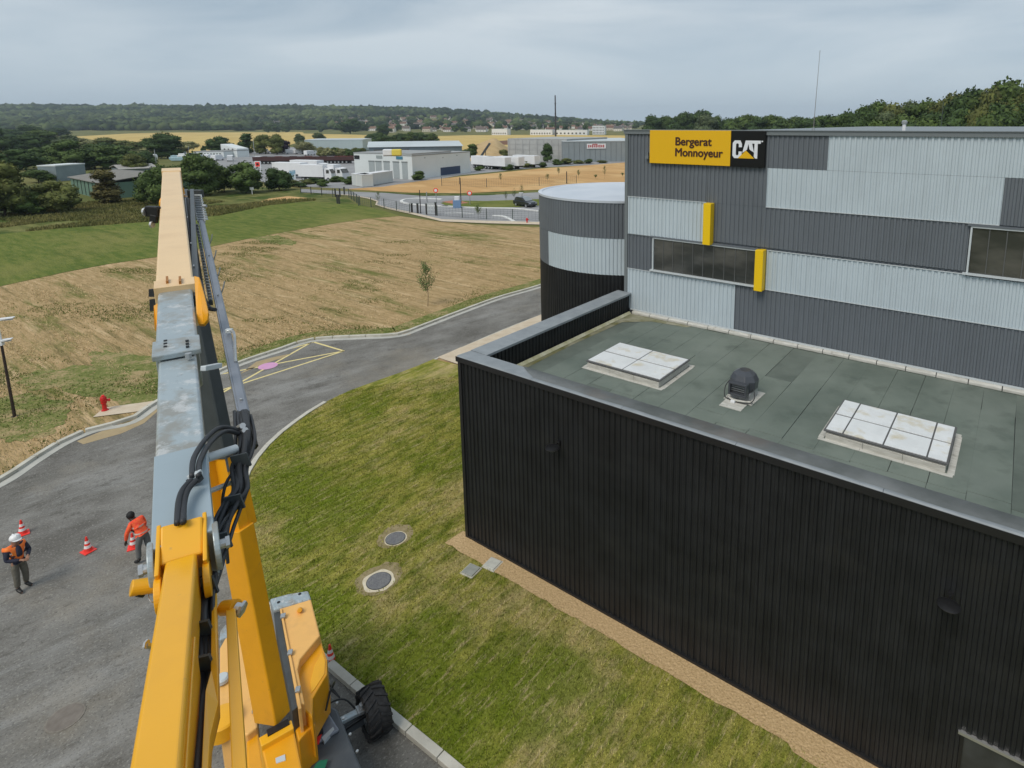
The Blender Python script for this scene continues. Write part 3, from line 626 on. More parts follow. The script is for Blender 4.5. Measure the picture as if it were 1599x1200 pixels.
# sign
SG = empty('company_sign', tuple(L2W(1.48, HV-.10, 11.72)), BROT, 'yellow and black company sign at the top left of the tall hall', 'sign')
MB().box(0, 3.355, -.06, .06, 0, 1.27).build('yellow_board', M['yel'], SG, bevel=.01)
MB().box(3.36, 4.63, -.06, .06, -.01, 1.265).build('black_board', M['pblack'], SG, bevel=.01)
def text(s, x, z, size, sx, parent, mt, name, bold=.018):
    c = bpy.data.curves.new(name, 'FONT'); c.body = s; c.size = size; c.extrude = .006; c.offset = bold; c.space_character = 1.0
    o = bpy.data.objects.new(name, c); COL.objects.link(o)
    dg = bpy.context.evaluated_depsgraph_get(); me = bpy.data.meshes.new_from_object(o.evaluated_get(dg))
    bpy.data.objects.remove(o); o = bpy.data.objects.new(name, me); COL.objects.link(o)
    me.materials.clear(); me.materials.append(mt); o.parent = parent
    o.matrix_local = Matrix.Translation((x, -.069, z)) @ Matrix.Rotation(R_(90), 4, 'X') @ Matrix.Diagonal((sx, 1, 1, 1)); return o
tb = mat('sign_text_brown', (.05, .012, .006), .5)
def fit_text(s, x0, x1, z, cap, **k):
    o = text(s, x0, z, cap/.70, 1, **k); wd = max(v.co.x for v in o.data.vertices)-min(v.co.x for v in o.data.vertices)
    me = o.data; bm = bmesh.new(); bm.from_mesh(me); src = bm.verts[:]+bm.edges[:]+bm.faces[:]
    for dx, dz, dy in ((.024, 0, .0012), (.012, .009, -.0012), (.012, -.009, .0024)):
        r_ = bmesh.ops.duplicate(bm, geom=src); vs = [e for e in r_['geom'] if isinstance(e, bmesh.types.BMVert)]
        bmesh.ops.translate(bm, verts=vs, vec=(dx*wd/(x1-x0), dz, dy))
    bm.to_mesh(me); bm.free()
    o.matrix_local = Matrix.Translation((x0, -.069, z)) @ Matrix.Rotation(R_(90), 4, 'X') @ Matrix.Diagonal(((x1-x0)/wd, 1, 1, 1)); return o
fit_text('Bergerat', 1.10, 2.57, .72, .30, parent=SG, mt=tb, name='lettering', bold=.0)
fit_text('Monnoyeur', 1.10, 3.02, .31, .30, parent=SG, mt=tb, name='lettering', bold=.0)
# emblem on the black board: x from 0 (left of C) .. ; built from polygons
def emb(polys, mt, name, y0=-.075):
    mb = MB()
    for p in polys: mb.extr([(3.44+a*1.05, .30+b*.63) for a, b in p], 'y', y0, -.062)
    return mb.build(name, mt, SG)
Cc = [(.33, .62), (.33, .80), (.27, 1.0), (.07, 1.0), (.0, .86), (.0, .14), (.07, 0), (.22, 0), (.33, .16), (.33, .38), (.22, .38), (.22, .22), (.19, .17), (.14, .17), (.12, .22), (.12, .78), (.14, .83), (.19, .83), (.22, .78), (.22, .62)]
emb([Cc], M['whitel'], 'letter_c')
emb([[(.35, .30), (.46, 1.0), (.66, 1.0), (.76, .34), (.64, .46), (.60, .52), (.56, .82), (.51, .48)], ], M['whitel'], 'letter_a')
emb([[(.66, 1.0), (.98, 1.0), (.98, .83), (.88, .83), (.88, .0), (.80, .02), (.76, .12), (.77, .83), (.69, .83)]], M['whitel'], 'letter_t')
emb([[(.20, 0), (.78, 0), (.48, .44)]], M['yel'], 'emblem_triangle', -.08)
emb([[(1.03+.03*math.cos(t), .96+.045*math.sin(t)) for t in np.linspace(0, 6.0, 10)]], M['whitel'], 'registered_mark')

# antenna, roof vent and mast
def thing1(name, mb, mt, label, cat, group=None, **k):
    o = mb.build(name, mt, None, **k); tag(o, label, cat, group); return o
p0 = L2W(7.6, HV+.25, 13.0); pt = L2W(7.35, HV+.25, 15.55)
ant = empty('roof_antenna', tuple(p0), BROT, 'thin whip antenna standing on the edge of the tall roof', 'antenna')
MB().cyl((0, 0, 0), (0, 0, .10), .05, n=10).build('foot', M['galv'], ant)
MB().cyl((0, 0, .08), (.06, 0, 2.55), .011, .006, n=6).build('whip', mat('antenna_grey', (.22, .2, .2), .5), ant)
MB().cyl((.06, 0, 2.54), (.06, 0, 2.60), .012, n=6).build('tip', M['galv'], ant)
vt = empty('roof_vent', tuple(L2W(10.3, HV+.6, 12.86)), BROT, 'short white vent pipe on the tall roof right of the antenna', 'vent')
MB().cyl((0, 0, 0), (0, 0, .36), .055, n=12).build('pipe', M['white'], vt); MB().lathe([(.08, .36), (.085, .44), (.05, .47)], 12).build('cowl', M['galv'], vt)

# --- rounded tower left of the hall
TC = (1.44, 29.65); TR = 4.16; TZ = 10.0
tw = empty('rounded_tower', (TC[0], TC[1], 0), 0, 'round ribbed tower with pale flat roof left of the tall hall', 'building')
def ctow(a0, a1, z0, z1, mk, r=TR):
    n = int(abs(a1-a0)*r/RP); mb = MB(); pts = []
    for i in range(n):
        for t, d in ((0, 0), (.42, 0), (.53, .028), (.88, .028)):
            a = a0+(a1-a0)*(i+t)/n; pts.append(((r+d)*math.cos(a), (r+d)*math.sin(a)))
    pts.append(((r)*math.cos(a1), r*math.sin(a1))); m_ = len(pts)
    mb.add([(x, y, z) for z in (z0, z1) for x, y in pts], [(i, i+1, m_+i+1, m_+i) for i in range(m_-1)])
    mb.build('cladding', M[mk], tw)
def azz(px):  # angle on the tower whose silhouette column is px
    best = None
    for k in range(720):
        a = -math.pi+k*math.pi/360
        x, y, q = pj((TC[0]+TR*math.cos(a), TC[1]+TR*math.sin(a), 8))
        n_ = (TC[0]+TR*math.cos(a))*math.cos(a)+(TC[1]+TR*math.sin(a))*math.sin(a)
        if n_ < 0 and (best is None or abs(x-px) < best[0]): best = (abs(x-px), a)
    return best[1]
aL = azz(856.5)
if aL > 0: aL -= 2*math.pi
b_left = None
def zat(px, py):
    a = azz(px); return hgt(py, (TC[0]+TR*math.cos(a), TC[1]+TR*math.sin(a)))
zb = [0, 8.35, 6.74]
zt1, zt2 = zb[1], zb[2]
ctow(-math.pi*1.5, math.pi*.5, 0, zt2-.004, 'dark'); ctow(-math.pi*1.5, math.pi*.5, zt1+.004, TZ-.08, 'grey')
ctow(-math.pi*1.5, aL-.004, zt2, zt1, 'grey'); ctow(aL, math.pi*.5, zt2, zt1, 'light', TR+.006)
MB().lathe([(TR-.05, -.1), (TR-.05, TZ-.12)], 96).build('core', M['darkcap'], tw, smooth='auto')
MB().lathe([(TR+.05, TZ-.10), (TR+.06, TZ-.0), (TR-.12, TZ+.01), (TR-.16, TZ-.03), (.2, TZ-.03)], 96).build('roof', mat('tower_roof', (.50, .55, .62), .4, col2=(.60, .64, .70), vscale=.5), tw)
print('building done')

def ico(sub=2):
    bm = bmesh.new(); bmesh.ops.create_icosphere(bm, subdivisions=sub, radius=1); v = np.array([tuple(x.co) for x in bm.verts]); f = np.array([[y.index for y in x.verts] for x in bm.faces]); bm.free(); return v, f
IV1, IF1 = ico(1); IV2, IF2 = ico(2); IV3, IF3 = ico(3)

# ------------------------------------------------------------------ boom lift
lift = empty('boom_lift', tuple(g(470, 1120, 0)), 0, 'yellow and grey articulated boom lift reaching over the access road', 'boom lift')
LW = Matrix.Translation(-lift.location)
def LB(mb, name, mt, parent=None, **k):
    """build from world coordinates as a part of the lift"""
    off = lift.location
    mb.v = [(v[0]-off.x, v[1]-off.y, v[2]-off.z) for v in mb.v]
    return mb.build(name, mt, parent or lift, **k)
BQ = lambda y, c=1600.: c/(y-110.)
def bl(y, dx=0, c=1600.): return P(263+20*(y-110)/690+dx, y, BQ(y, c))
def lerp(a, b, t): return a+(b-a)*t
# main boom: outer, two inner sections
out = LB(MB().beam(bl(448), bl(265), .252, .33, top=True, ch=.012), 'outer_boom', M['boompale'], bevel=.004)
LB(MB().beam(bl(449)+Vector((0, 0, .012)), bl(438)+Vector((0, 0, .012)), .268, .36, top=True), 'boom_collar', M['boompale'], out, bevel=.004)
LB(MB().beam(bl(268)+Vector((0, 0, .01)), bl(263.5)+Vector((0, 0, .01)), .272, .30, top=True), 'boom_end_collar', M['boompale'], out, bevel=.004)
for dx in (-11, 9): LB(MB().beam(bl(446, dx)+Vector((0, 0, .02)), bl(438, dx)+Vector((0, 0, .02)), .016, .03), 'wear_pad_bolt', mat('bolt_brown', (.35, .14, .02), .5), out)
for i, y in enumerate((300, 335, 375, 410)):
    a = bl(y, 0); LB(MB().cyl(a+Vector((.118, .07, -.05)), a+Vector((.126, .075, -.05)), .012, n=8), 'side_bolt', M['silver'], out)
mid = LB(MB().beam(bl(541)+Vector((0, 0, -.03)), bl(440)+Vector((0, 0, -.03)), .222, .27, top=True, ch=.012), 'middle_boom', M['boomg'], bevel=.004)
LB(MB().beam(bl(551)+Vector((0, 0, .0)), bl(528)+Vector((0, 0, .0)), .246, .035, top=True), 'boom_collar', M['boomg'], mid, bevel=.006)
for dx in (-17, 17):
    for k in range(3): a = bl(534+4.6*k, dx*(1+.012*k))+Vector((0, 0, .004)); LB(MB().beam(a, a+(bl(500)-bl(540)).normalized()*.018, .018, .006), 'slot', M['black'], mid)
for dx in (-17, 18): LB(MB().cyl(bl(552, dx)+Vector((0, 0, -.03)), bl(552, dx)+Vector((0, 0, .0)), .018, n=8), 'collar_bolt', M['galv'], mid)
inn = LB(MB().beam(bl(827)+Vector((0, 0, -.045)), bl(530)+Vector((0, 0, -.045)), .190, .23, top=True, ch=.012), 'inner_boom', M['boomg'], bevel=.004)
LB(MB().beam(bl(827)+Vector((0, 0, -.041)), bl(690)+Vector((0, 0, -.041)), .196, .20, top=True), 'boom_tip_sleeve', mat('tip_grey', (.34, .415, .46), .36, spec=.5, metal=.15, var=.04, vscale=3), inn, bevel=.004)
bd = (bl(300)-bl(800)).normalized(); bx = bd.cross(Vector((0, 0, 1))).normalized(); bz = bx.cross(bd)
# tip cheeks (round plates left and right) with bolts
tip = bl(822)+Vector((0, 0, -.125))
for s_ in (-1, 1):
    c = tip+bx*(.101*s_)
    LB(MB().cyl(c-bx*.010, c+bx*.010, .088, n=32), 'tip_cheek', M['boomg'], inn, bevel=.004)
    LB(MB().cyl(c, c+bx*(.035*s_), .018, n=12).cyl(c+bx*(.028*s_), c+bx*(.042*s_), .022, n=6), 'pivot_bolt', M['silver'], inn)
LB(MB().beam(bl(825)+Vector((0, 0, -.040)), bl(812)+Vector((0, 0, -.040)), .15, .06, top=True), 'tip_opening', M['black'], inn)
# jib
jb0 = P(283.5, 872, 2.2); jb1 = P(242, 1200, 1.3); jd = (jb1-jb0); jn = jd.normalized(); jx = -jn.cross(Vector((0, 0, 1))).normalized(); jz = Vector((0, 0, 1))
head = LB(MB().beam(P(284.5, 821, 2.28)+Vector((0, 0, .02)), jb0+jn*.01, .132, .20, top=True), 'jib_head', M['boomy'], bevel=.008)
for s_ in (-1, 1):
    a = P(284.5, 814, 2.30)+jx*(.072*s_); b = jb0+jx*(.072*s_)+jn*.06
    LB(MB().beam(a+Vector((0, 0, .012)), b+Vector((0, 0, -.01)), .014, .20, top=True), 'head_cheek', M['boomy'], head, bevel=.004)
    c = b+Vector((0, 0, -.09)); LB(MB().cyl(c-jx*.011, c+jx*.011, .06, n=28), 'cheek_boss', M['boomy'], head, bevel=.003)
jb = LB(MB().beam(jb0+jn*.02+Vector((0, 0, .012)), jb0+jd*1.6, .096, .17, top=True, ch=.008), 'jib_boom', M['boomy'], bevel=.004)
LB(MB().beam(jb0+jd*.62+jx*-.051+Vector((0, 0, -.10)), jb0+jd*1.6+jx*-.051+Vector((0, 0, -.10)), .008, .13), 'reinforcing_plate', M['boomy'], jb, bevel=.004)
LB(MB().beam(jb0+jd*.50+jx*.051+Vector((0, 0, -.10)), jb0+jd*1.6+jx*.051+Vector((0, 0, -.10)), .008, .13), 'reinforcing_plate', M['boomy'], jb, bevel=.004)
LB(MB().cyl(P(283.5, 878, 2.2)+Vector((0, 0, .012)), P(283.5, 878, 2.2)+Vector((0, 0, .016)), .008, n=10), 'lifting_hole', M['black'], jb)
pc = P(246, 913, 2.18); pe = P(204, 919, 2.13)
pin = LB(MB().cyl(pc, pe, .027, n=20), 'pivot_pin', M['boomy'], jb, bevel=.004)
LB(MB().cyl(lerp(pc, pe, .55)+Vector((0, -.005, -.03)), lerp(pc, pe, .62)+Vector((0, -.02, -.012)), .009, n=8), 'pin_hole', M['black'], pin)
LB(MB().cyl(lerp(pc, pe, -.25), lerp(pc, pe, .04), .036, n=20), 'pin_collar', M['boomy'], pin, bevel=.003)
LB(MB().tube([P(231, 925, 2.17), P(233, 936, 2.15), P(238, 941, 2.15), P(243, 938, 2.17)], .0018), 'safety_ring', M['silver'], pin)
kc = P(236, 1010, 1.9); LB(MB().cyl(kc, P(227, 1008, 1.88), .009, n=10).cyl(P(230, 1006, 1.88), P(227, 1006, 1.88), .013, n=6), 'grease_bolt', M['silver'], jb)
# parallel link of the jib and its guard plate
l0 = P(360, 948, 2.2); l1 = P(374, 1215, 1.38)
lk = LB(MB().beam(l0, lerp(l0, l1, 1.2), .030, .05, top=True), 'levelling_link', M['boomy'], bevel=.003)
LB(MB().cyl(P(349, 950, 2.22), P(369, 948, 2.2), .026, n=18), 'link_eye', M['liftor'], lk)
LB(MB().cyl(P(368, 949, 2.2), P(381, 952, 2.2), .018, n=12).cyl(P(376, 951, 2.2), P(380, 952, 2.2), .028, n=6), 'link_bolt', M['silver'], lk)
def plate(L_, th, name, mt, parent=None, **k):
    """plate from (px, py, depth) corners, th thick"""
    a = [P(*p) for p in L_]; n_ = (a[1]-a[0]).cross(a[-1]-a[0]).normalized()
    if n_.dot(a[0]-Vector(CAMP)) < 0: n_ = -n_
    n = len(a); vs = a+[v+n_*th for v in a]
    return LB(MB().add(vs, [tuple(range(n)), tuple(range(2*n-1, n-1, -1))]+[(i, n+i, n+(i+1) % n, (i+1) % n) for i in range(n)]), name, mt, parent, **k)
gp_ = [((331, 915, 2.3), (337, 915, 2.3)), ((329, 1048, 1.8), (340, 1043, 1.8)), ((321, 1078, 1.7), (341, 1098, 1.66)), ((317, 1150, 1.5), (328, 1150, 1.5)), ((314, 1215, 1.35), (324, 1215, 1.35))]
mb = MB()
for a, b in gp_: mb.v += [tuple(P(*a)), tuple(P(*b)), tuple(P(*b)+Vector((0, 0, -.05))), tuple(P(*a)+Vector((0, 0, -.05)))]
for i in range(4):
    for k in range(4): mb.f.append((4*i+k, 4*i+(k+1) % 4, 4*i+4+(k+1) % 4, 4*i+4+k))
mb.f += [(0, 1, 2, 3), (19, 18, 17, 16)]
LB(mb, 'hose_guard', M['boomy'], bevel=.002)
# hose carrier tube and energy chain, parallel to the boom
def cl(y, c=1800., k=.22): return P(263+(y-110)*k, y, BQ(y, c))
car = LB(MB().beam(cl(641), cl(341), .062, .055, top=True, ch=.012), 'hose_carrier_tube', M['tubeg'], bevel=.002)
LB(MB().beam(cl(641, 1802, .2035), cl(341, 1802, .2035), .008, .075, top=True), 'tube_flange', M['tubeg'], car)
for y, dy in ((400, 5), (462, 5), (626, 5)): LB(MB().cyl(cl(y)+Vector((0, 0, .0)), cl(y)+Vector((0, 0, .012)), .008, n=8), 'screw', M['silver'], car)
lad = LB(MB().beam(cl(345, 1800, .196), cl(304, 1800, .186), .012, .03, top=True).beam(cl(345, 1800, .242), cl(304, 1800, .262), .012, .03, top=True), 'energy_chain', mat('chain_pale', (.5, .5, .5), .5), None)
for k in range(11):
    y = 305+k*3.75; LB(MB().beam(cl(y, 1800, .188), cl(y, 1800, .262), .03, .02), 'chain_link', M['triml'], lad)
LB(MB().beam(cl(345, 1830, .222), cl(303, 1830, .222), .07, .03, top=True), 'chain_hoses', M['hose'], lad)
LB(MB().beam(cl(303, 1795, .165), cl(303, 1795, .275), .08, .12), 'chain_bracket', M['boomd'], lad, bevel=.004)
for k in range(26):
    y = 352+k*4.6; LB(MB().beam(cl(y, 1780, .178), cl(y, 1780, .192), .012, .014), 'chain_link', M['galv'], lad)
LB(MB().beam(cl(470, 1790, .183), cl(350, 1790, .185), .03, .04, top=True), 'chain_rail', M['boomd'], lad)
for (x, y) in ((321, 322), (321, 341)): LB(MB().cyl(P(x-4, y, 7.9), P(x+1.5, y, 7.9), .02, n=10), 'roller', M['galv'], car)
for k, (x, y) in enumerate(((330, 372), (336, 397), (342, 424), (349, 446))):
    LB(MB().tube([P(x-4, y+14, BQ(y, 1800)), P(x, y+2, BQ(y, 1800)), P(x+1.5, y-6, BQ(y, 1800))], .006, n=6), 'hose_hook', M['galv'], car)
LB(MB().tube([P(355, 517, 4.35), P(362, 517, 4.35), P(366, 524, 4.3), P(367, 545, 4.1), P(368, 566, 3.95)], .010, n=6), 'hose_guide', M['galv'], car)
LB(MB().beam(P(353, 517, 4.36), P(363, 517, 4.36), .03, .03), 'guide_head', M['triml'], car, bevel=.004)
# dark members under the main boom
LB(MB().beam(cl(480, 2050, .135), cl(300, 2050, .135), .10, .10), 'extension_cylinder', M['boomd'])
LB(MB().beam(P(307, 470, 4.75), P(300, 300, 9.0), .045, .09), 'outer_boom_side_rail', M['boomd'])
for k in range(4): LB(MB().tube([P(302+3*k, 470, 4.72), P(300+3*k, 420, 5.5), P(296+2.6*k, 370, 6.7), P(289+2.2*k, 310, 8.6)], .009, n=6), 'hydraulic_hose', [M['tubeg'], M['hose'], M['liftgrey'], M['hose']][k])
for k in range(3): LB(MB().tube([P(303+4*k, 470, 4.9), P(300+4*k, 420, 5.6), P(297+3*k, 370, 6.8), P(292+3*k, 320, 8.6)], .014, n=6), 'hydraulic_hose', M['hose'])
for k in range(3): LB(MB().tube([P(308+k*3, 440, 5.3), P(312+k*3, 462, 5.1), P(322+k*2, 480, 4.9), P(334+k, 484, 4.8)], .016, n=6), 'hydraulic_hose', M['hose'])
plate([(303, 431, 4.55), (311, 433, 4.55), (319, 462, 4.4), (325, 488, 4.3), (324, 500, 4.3), (318, 507, 4.3), (310, 507, 4.3), (307, 495, 4.35)], .03, 'slide_bracket', M['liftor'], bevel=.004)
plate([(240, 478, 4.6), (246, 474, 4.6), (246, 520, 4.35), (241, 515, 4.35)], .04, 'slide_bracket', M['liftor'])
bb = plate([(232, 452, 4.9), (243, 452, 4.9), (243, 464, 4.9), (232, 464, 4.9)], .08, 'limit_switch', M['darkcap'])
plate([(233, 468, 4.85), (243, 468, 4.85), (243, 486, 4.85), (234, 486, 4.85)], .07, 'limit_switch', M['darkcap'])
wl = LB(MB().beam(P(249, 331, 7.4), P(229, 330, 7.4), .07, .13).beam(P(246, 343, 7.4), P(235, 341, 7.4), .05, .10), 'work_light', M['black'], bevel=.01)
LB(MB().cyl(P(228, 331, 7.38), P(225, 331, 7.38), .05, n=12), 'light_knob', M['silver'], wl); LB(MB().cyl(P(239, 351, 7.38), P(236, 351, 7.38), .04, n=12), 'light_knob', M['silver'], wl)
# cross bars, clamps
LB(MB().beam(P(317, 576, 3.55), P(343, 571, 3.7), .035, .03), 'cross_bar', M['triml'], bevel=.004)
LB(MB().cyl(P(322, 716, 2.85), P(368, 701, 3.0), .021, n=16), 'cross_bar', M['triml'])
plate([(317, 700, 2.84), (322, 699, 2.84), (324, 735, 2.7), (319, 738, 2.7)], .02, 'bar_flange', M['triml'])
LB(MB().beam(P(326, 768, 2.8), P(376, 748, 2.95), .03, .012), 'cross_bar', M['flash'], bevel=.002)
plate([(367, 643, 3.35), (384, 640, 3.35), (398, 692, 3.2), (394, 698, 3.2), (372, 700, 3.2)], .04, 'hose_bracket', M['black'], bevel=.004)
for (a, b, q) in (((296, 745), (313, 739), 2.52), ((363, 748), (381, 741), 2.9)):
    cb = LB(MB().beam(P(a[0], a[1], q), P(b[0], b[1], q), .03, .022), 'hose_clamp', M['triml'], bevel=.003)
    LB(MB().beam(P(a[0], a[1]+7, q+.01), P(b[0], b[1]+7, q+.01), .03, .03), 'clamp_block', M['hose'], cb)
H_ = [[(372, 672, 3.1), (345, 668, 3.0), (322, 685, 2.85), (303, 715, 2.65), (300, 744, 2.5)],
      [(374, 678, 3.1), (352, 674, 3.0), (330, 690, 2.85), (313, 718, 2.65), (310, 744, 2.5)],
      [(299, 750, 2.48), (286, 764, 2.43), (279, 785, 2.36), (277, 818, 2.25)], [(307, 750, 2.48), (293, 766, 2.43), (287, 788, 2.36), (286, 816, 2.25)]]
for h_ in H_: LB(MB().tube([P(*p) for p in h_], .0115, n=8, sub=6), 'hydraulic_hose', M['hose'], smooth=True)
main = [(377, 645, 3.3), (383, 680, 3.1), (381, 712, 3.0), (374, 735, 2.92), (375, 765, 2.8), (362, 790, 2.72), (350, 820, 2.62), (345, 850, 2.5), (333, 885, 2.38), (322, 920, 2.26), (317, 960, 2.14), (321, 1000, 2.02), (320, 1050, 1.87), (312, 1100, 1.72), (310, 1150, 1.58), (303, 1230, 1.38)]
for k, (dx, r) in enumerate(((-6, .011), (0, .015), (5, .012), (9, .010), (-9, .010), (3, .013), (-12, .009), (12, .008))):
    w_ = [(x+dx*(1+.3*math.sin(i*1.3+k)), y+4*math.sin(i+k*2), q+.012*math.cos(k*2.1+i*.7)) for i, (x, y, q) in enumerate(main)]
    LB(MB().tube([P(*p) for p in w_], r, n=8, sub=5), 'hydraulic_hose', M['hose'], smooth=True)
for (x, y, q) in ((376, 720, 2.93), (366, 785, 2.72), (346, 845, 2.48), (324, 915, 2.24), (318, 985, 2.02), (320, 1040, 1.85)):
    LB(MB().beam(P(x-13, y+3, q), P(x+13, y-3, q), .01, .07), 'cable_tie', M['boomd'])
LB(MB().tube([P(366, 735, 2.9), P(353, 755, 2.85), (P(347, 790, 2.8)), P(352, 835, 2.8), P(356, 880, 2.8)], .007, n=6), 'thin_cable', M['hose'])
LB(MB().tube([P(335, 843, 2.5), P(352, 810, 2.6), P(370, 790, 2.8), P(372, 770, 2.9)], .006, n=6), 'thin_cable', M['hose'])
for (x, y) in ((373, 668), (377, 675), (379, 684), (371, 690)): LB(MB().cyl(P(x, y, 3.15), P(x+6, y-3, 3.1), .015, n=8), 'hose_fitting', M['silver'])

# riser: from the turret up to the elbow
rb = Vector(g(428, 1132, 2.75)); elb = bl(268)+Vector((.0, .0, -.45)); rd = elb-rb
def ra(z): return rb+rd*((z-rb.z)/rd.z)
view = Vector((0, 1, 0))
ry = LB(MB().beam(ra(2.9), ra(6.35), .50, .34, .46, .32, up=(-.3, -.95, .1), ch=.02), 'riser_arm', M['liftor'], bevel=.01)
LB(MB().beam(ra(6.30), ra(7.6), .34, .20, .30, .20, up=(-.3, -.95, .1)), 'riser_head', M['liftor'], ry, bevel=.01)
for s_ in (-1, 1):
    LB(MB().beam(ra(6.3)+Vector((.17*s_, .10*s_, 0)), ra(7.7)+Vector((.14*s_, .08*s_, 0)), .04, .26, up=(-.3, -.95, .1)), 'riser_fork', M['liftor'], ry, bevel=.008)
rd_ = LB(MB().beam(ra(7.6), ra(11.2), .36, .24, .25, .2, up=(-.3, -.95, .1), ch=.02), 'upper_riser', M['boomd'], bevel=.006)
LB(MB().beam(ra(7.4)+Vector((.12, -.12, 0)), ra(11.3)+Vector((.08, -.1, 0)), .035, .035), 'riser_rod', M['liftgrey'], rd_)
LB(MB().beam(ra(8.0)+Vector((-.25, -.05, 0)), ra(11.6)+Vector((-.16, -.05, 0)), .07, .10), 'riser_link', M['boomd'], rd_)
LB(MB().cyl(ra(11.9)+Vector((-.20, 0, .05)), ra(11.9)+Vector((.24, 0, .05)), .13, n=20), 'elbow', M['liftor'], bevel=.01)
LB(MB().beam(ra(11.0), elb+Vector((0, 0, .15)), .22, .30), 'elbow_bracket', M['liftor'])
for z in (7.1, 7.6): LB(MB().cyl(ra(z)+Vector((-.24, -.1, 0)), ra(z)+Vector((.3, .05, 0)), .05, n=12), 'riser_pin', M['liftor'], ry)
# turret
def hood(pxs, z1, z0, name, mt, bevel=.03, parent=None):
    return LB(MB().prism([tuple(g(x, y, z1)[:2]) for x, y in pxs], z0, z1), name, mt, parent, bevel=bevel)
hd = hood([(438.7, 949), (485.3, 934.7), (500, 992), (469, 1029), (465, 1045), (476, 1099), (464, 1101)], 2.25, 1.2, 'engine_hood', M['liftpale'])
hood([(500, 992), (504, 1010), (511, 1030), (511, 1053), (496, 1078), (489, 1090), (488, 1122), (470, 1105), (463, 1060), (463, 1035), (475, 1015)], 2.05, 1.1, 'hood_side', M['liftor'], parent=hd)
hood([(503, 1018), (508, 1032), (507, 1052), (492, 1075), (486, 1082), (484, 1066), (490, 1040)], 2.065, 2.0, 'side_panel', M['boomy'], .008, parent=hd)
hood([(421, 935), (450, 927), (481, 922), (486, 935), (427, 953)], 2.28, .95, 'counterweight', M['boomg'], .04)
for x, y in ((435, 941), (468, 928)): LB(MB().cyl(g(x, y, 2.28), g(x, y, 2.28)+np.array([0, 0, .01]), .035, n=10), 'counterweight_hole', M['black'])
hood([(427, 955.5), (437, 952), (465, 1104), (456, 1111)], 2.2, 1.3, 'hood_gap', M['boomd'], .01)
hood([(437, 951), (440, 950), (471, 1106), (466, 1108)], 2.29, 1.6, 'hood_rail', M['liftpale'], .01, parent=hd)
for x, y in ((441, 962), (452, 1019), (464, 1077)):
    LB(MB().beam(g(x-3, y+1, 2.31), g(x+5, y-1, 2.31), .12, .05), 'hood_hinge', M['galv'], hd, bevel=.01)
LB(MB().cyl(g(468, 953, 2.25), g(468, 953, 2.36), .06, .05, n=14), 'hood_knob', M['liftor'], hd, bevel=.01)
hd2 = hood([(343, 1012), (352, 996), (382, 985), (396, 1060), (402, 1135), (386, 1148), (343, 1142)], 2.05, 1.0, 'control_hood', M['liftpale'])
for x, y in ((382, 990), (389, 1046), (397, 1108)):
    LB(MB().beam(g(x-3, y+1, 2.09), g(x+4, y-1, 2.09), .14, .05), 'hood_hinge', M['galv'], hd2, bevel=.01)
hood([(342, 1000), (344, 985), (352, 975), (378, 968), (382, 985), (352, 996)], 1.9, 1.0, 'counterweight', M['boomg'], .03)
hood([(385, 1146), (402, 1136), (412, 1200), (412, 1260), (386, 1260)], 1.9, .9, 'hood_side', M['liftor'], parent=hd2)
LB(MB().lathe([(.30, 0), (.30, .28), (.27, .31), (.12, .33)], 24, tuple(g(349, 1140, 1.9))), 'turret_boss', M['boomy'], smooth='auto')
LB(MB().lathe([(.13, 0), (.13, .07), (.10, .10)], 18, tuple(g(347, 1063, 2.1))), 'filler_cap', M['triml'], smooth='auto')
hood([(457, 1113), (488, 1122), (493, 1132), (482, 1140), (466, 1158), (460, 1136)], 1.75, .9, 'turret_skirt', M['liftor'])
fx = hood([(408, 1167), (459, 1138), (471, 1197), (474, 1240), (425, 1245)], 2.9, 1.6, 'riser_foot', M['liftor'])
hood([(404, 1152), (455, 1124), (459, 1137), (408, 1166)], 3.0, 1.6, 'foot_plate', M['boomy'], .015, parent=fx)
hood([(416, 1140), (450, 1122), (452, 1130), (418, 1149)], 3.03, 2.6, 'foot_slot', M['black'], .004, parent=fx)
hood([(430, 1184), (445, 1178), (446, 1187), (431, 1192)], 2.915, 2.88, 'rating_plate', M['triml'], .002, parent=fx)
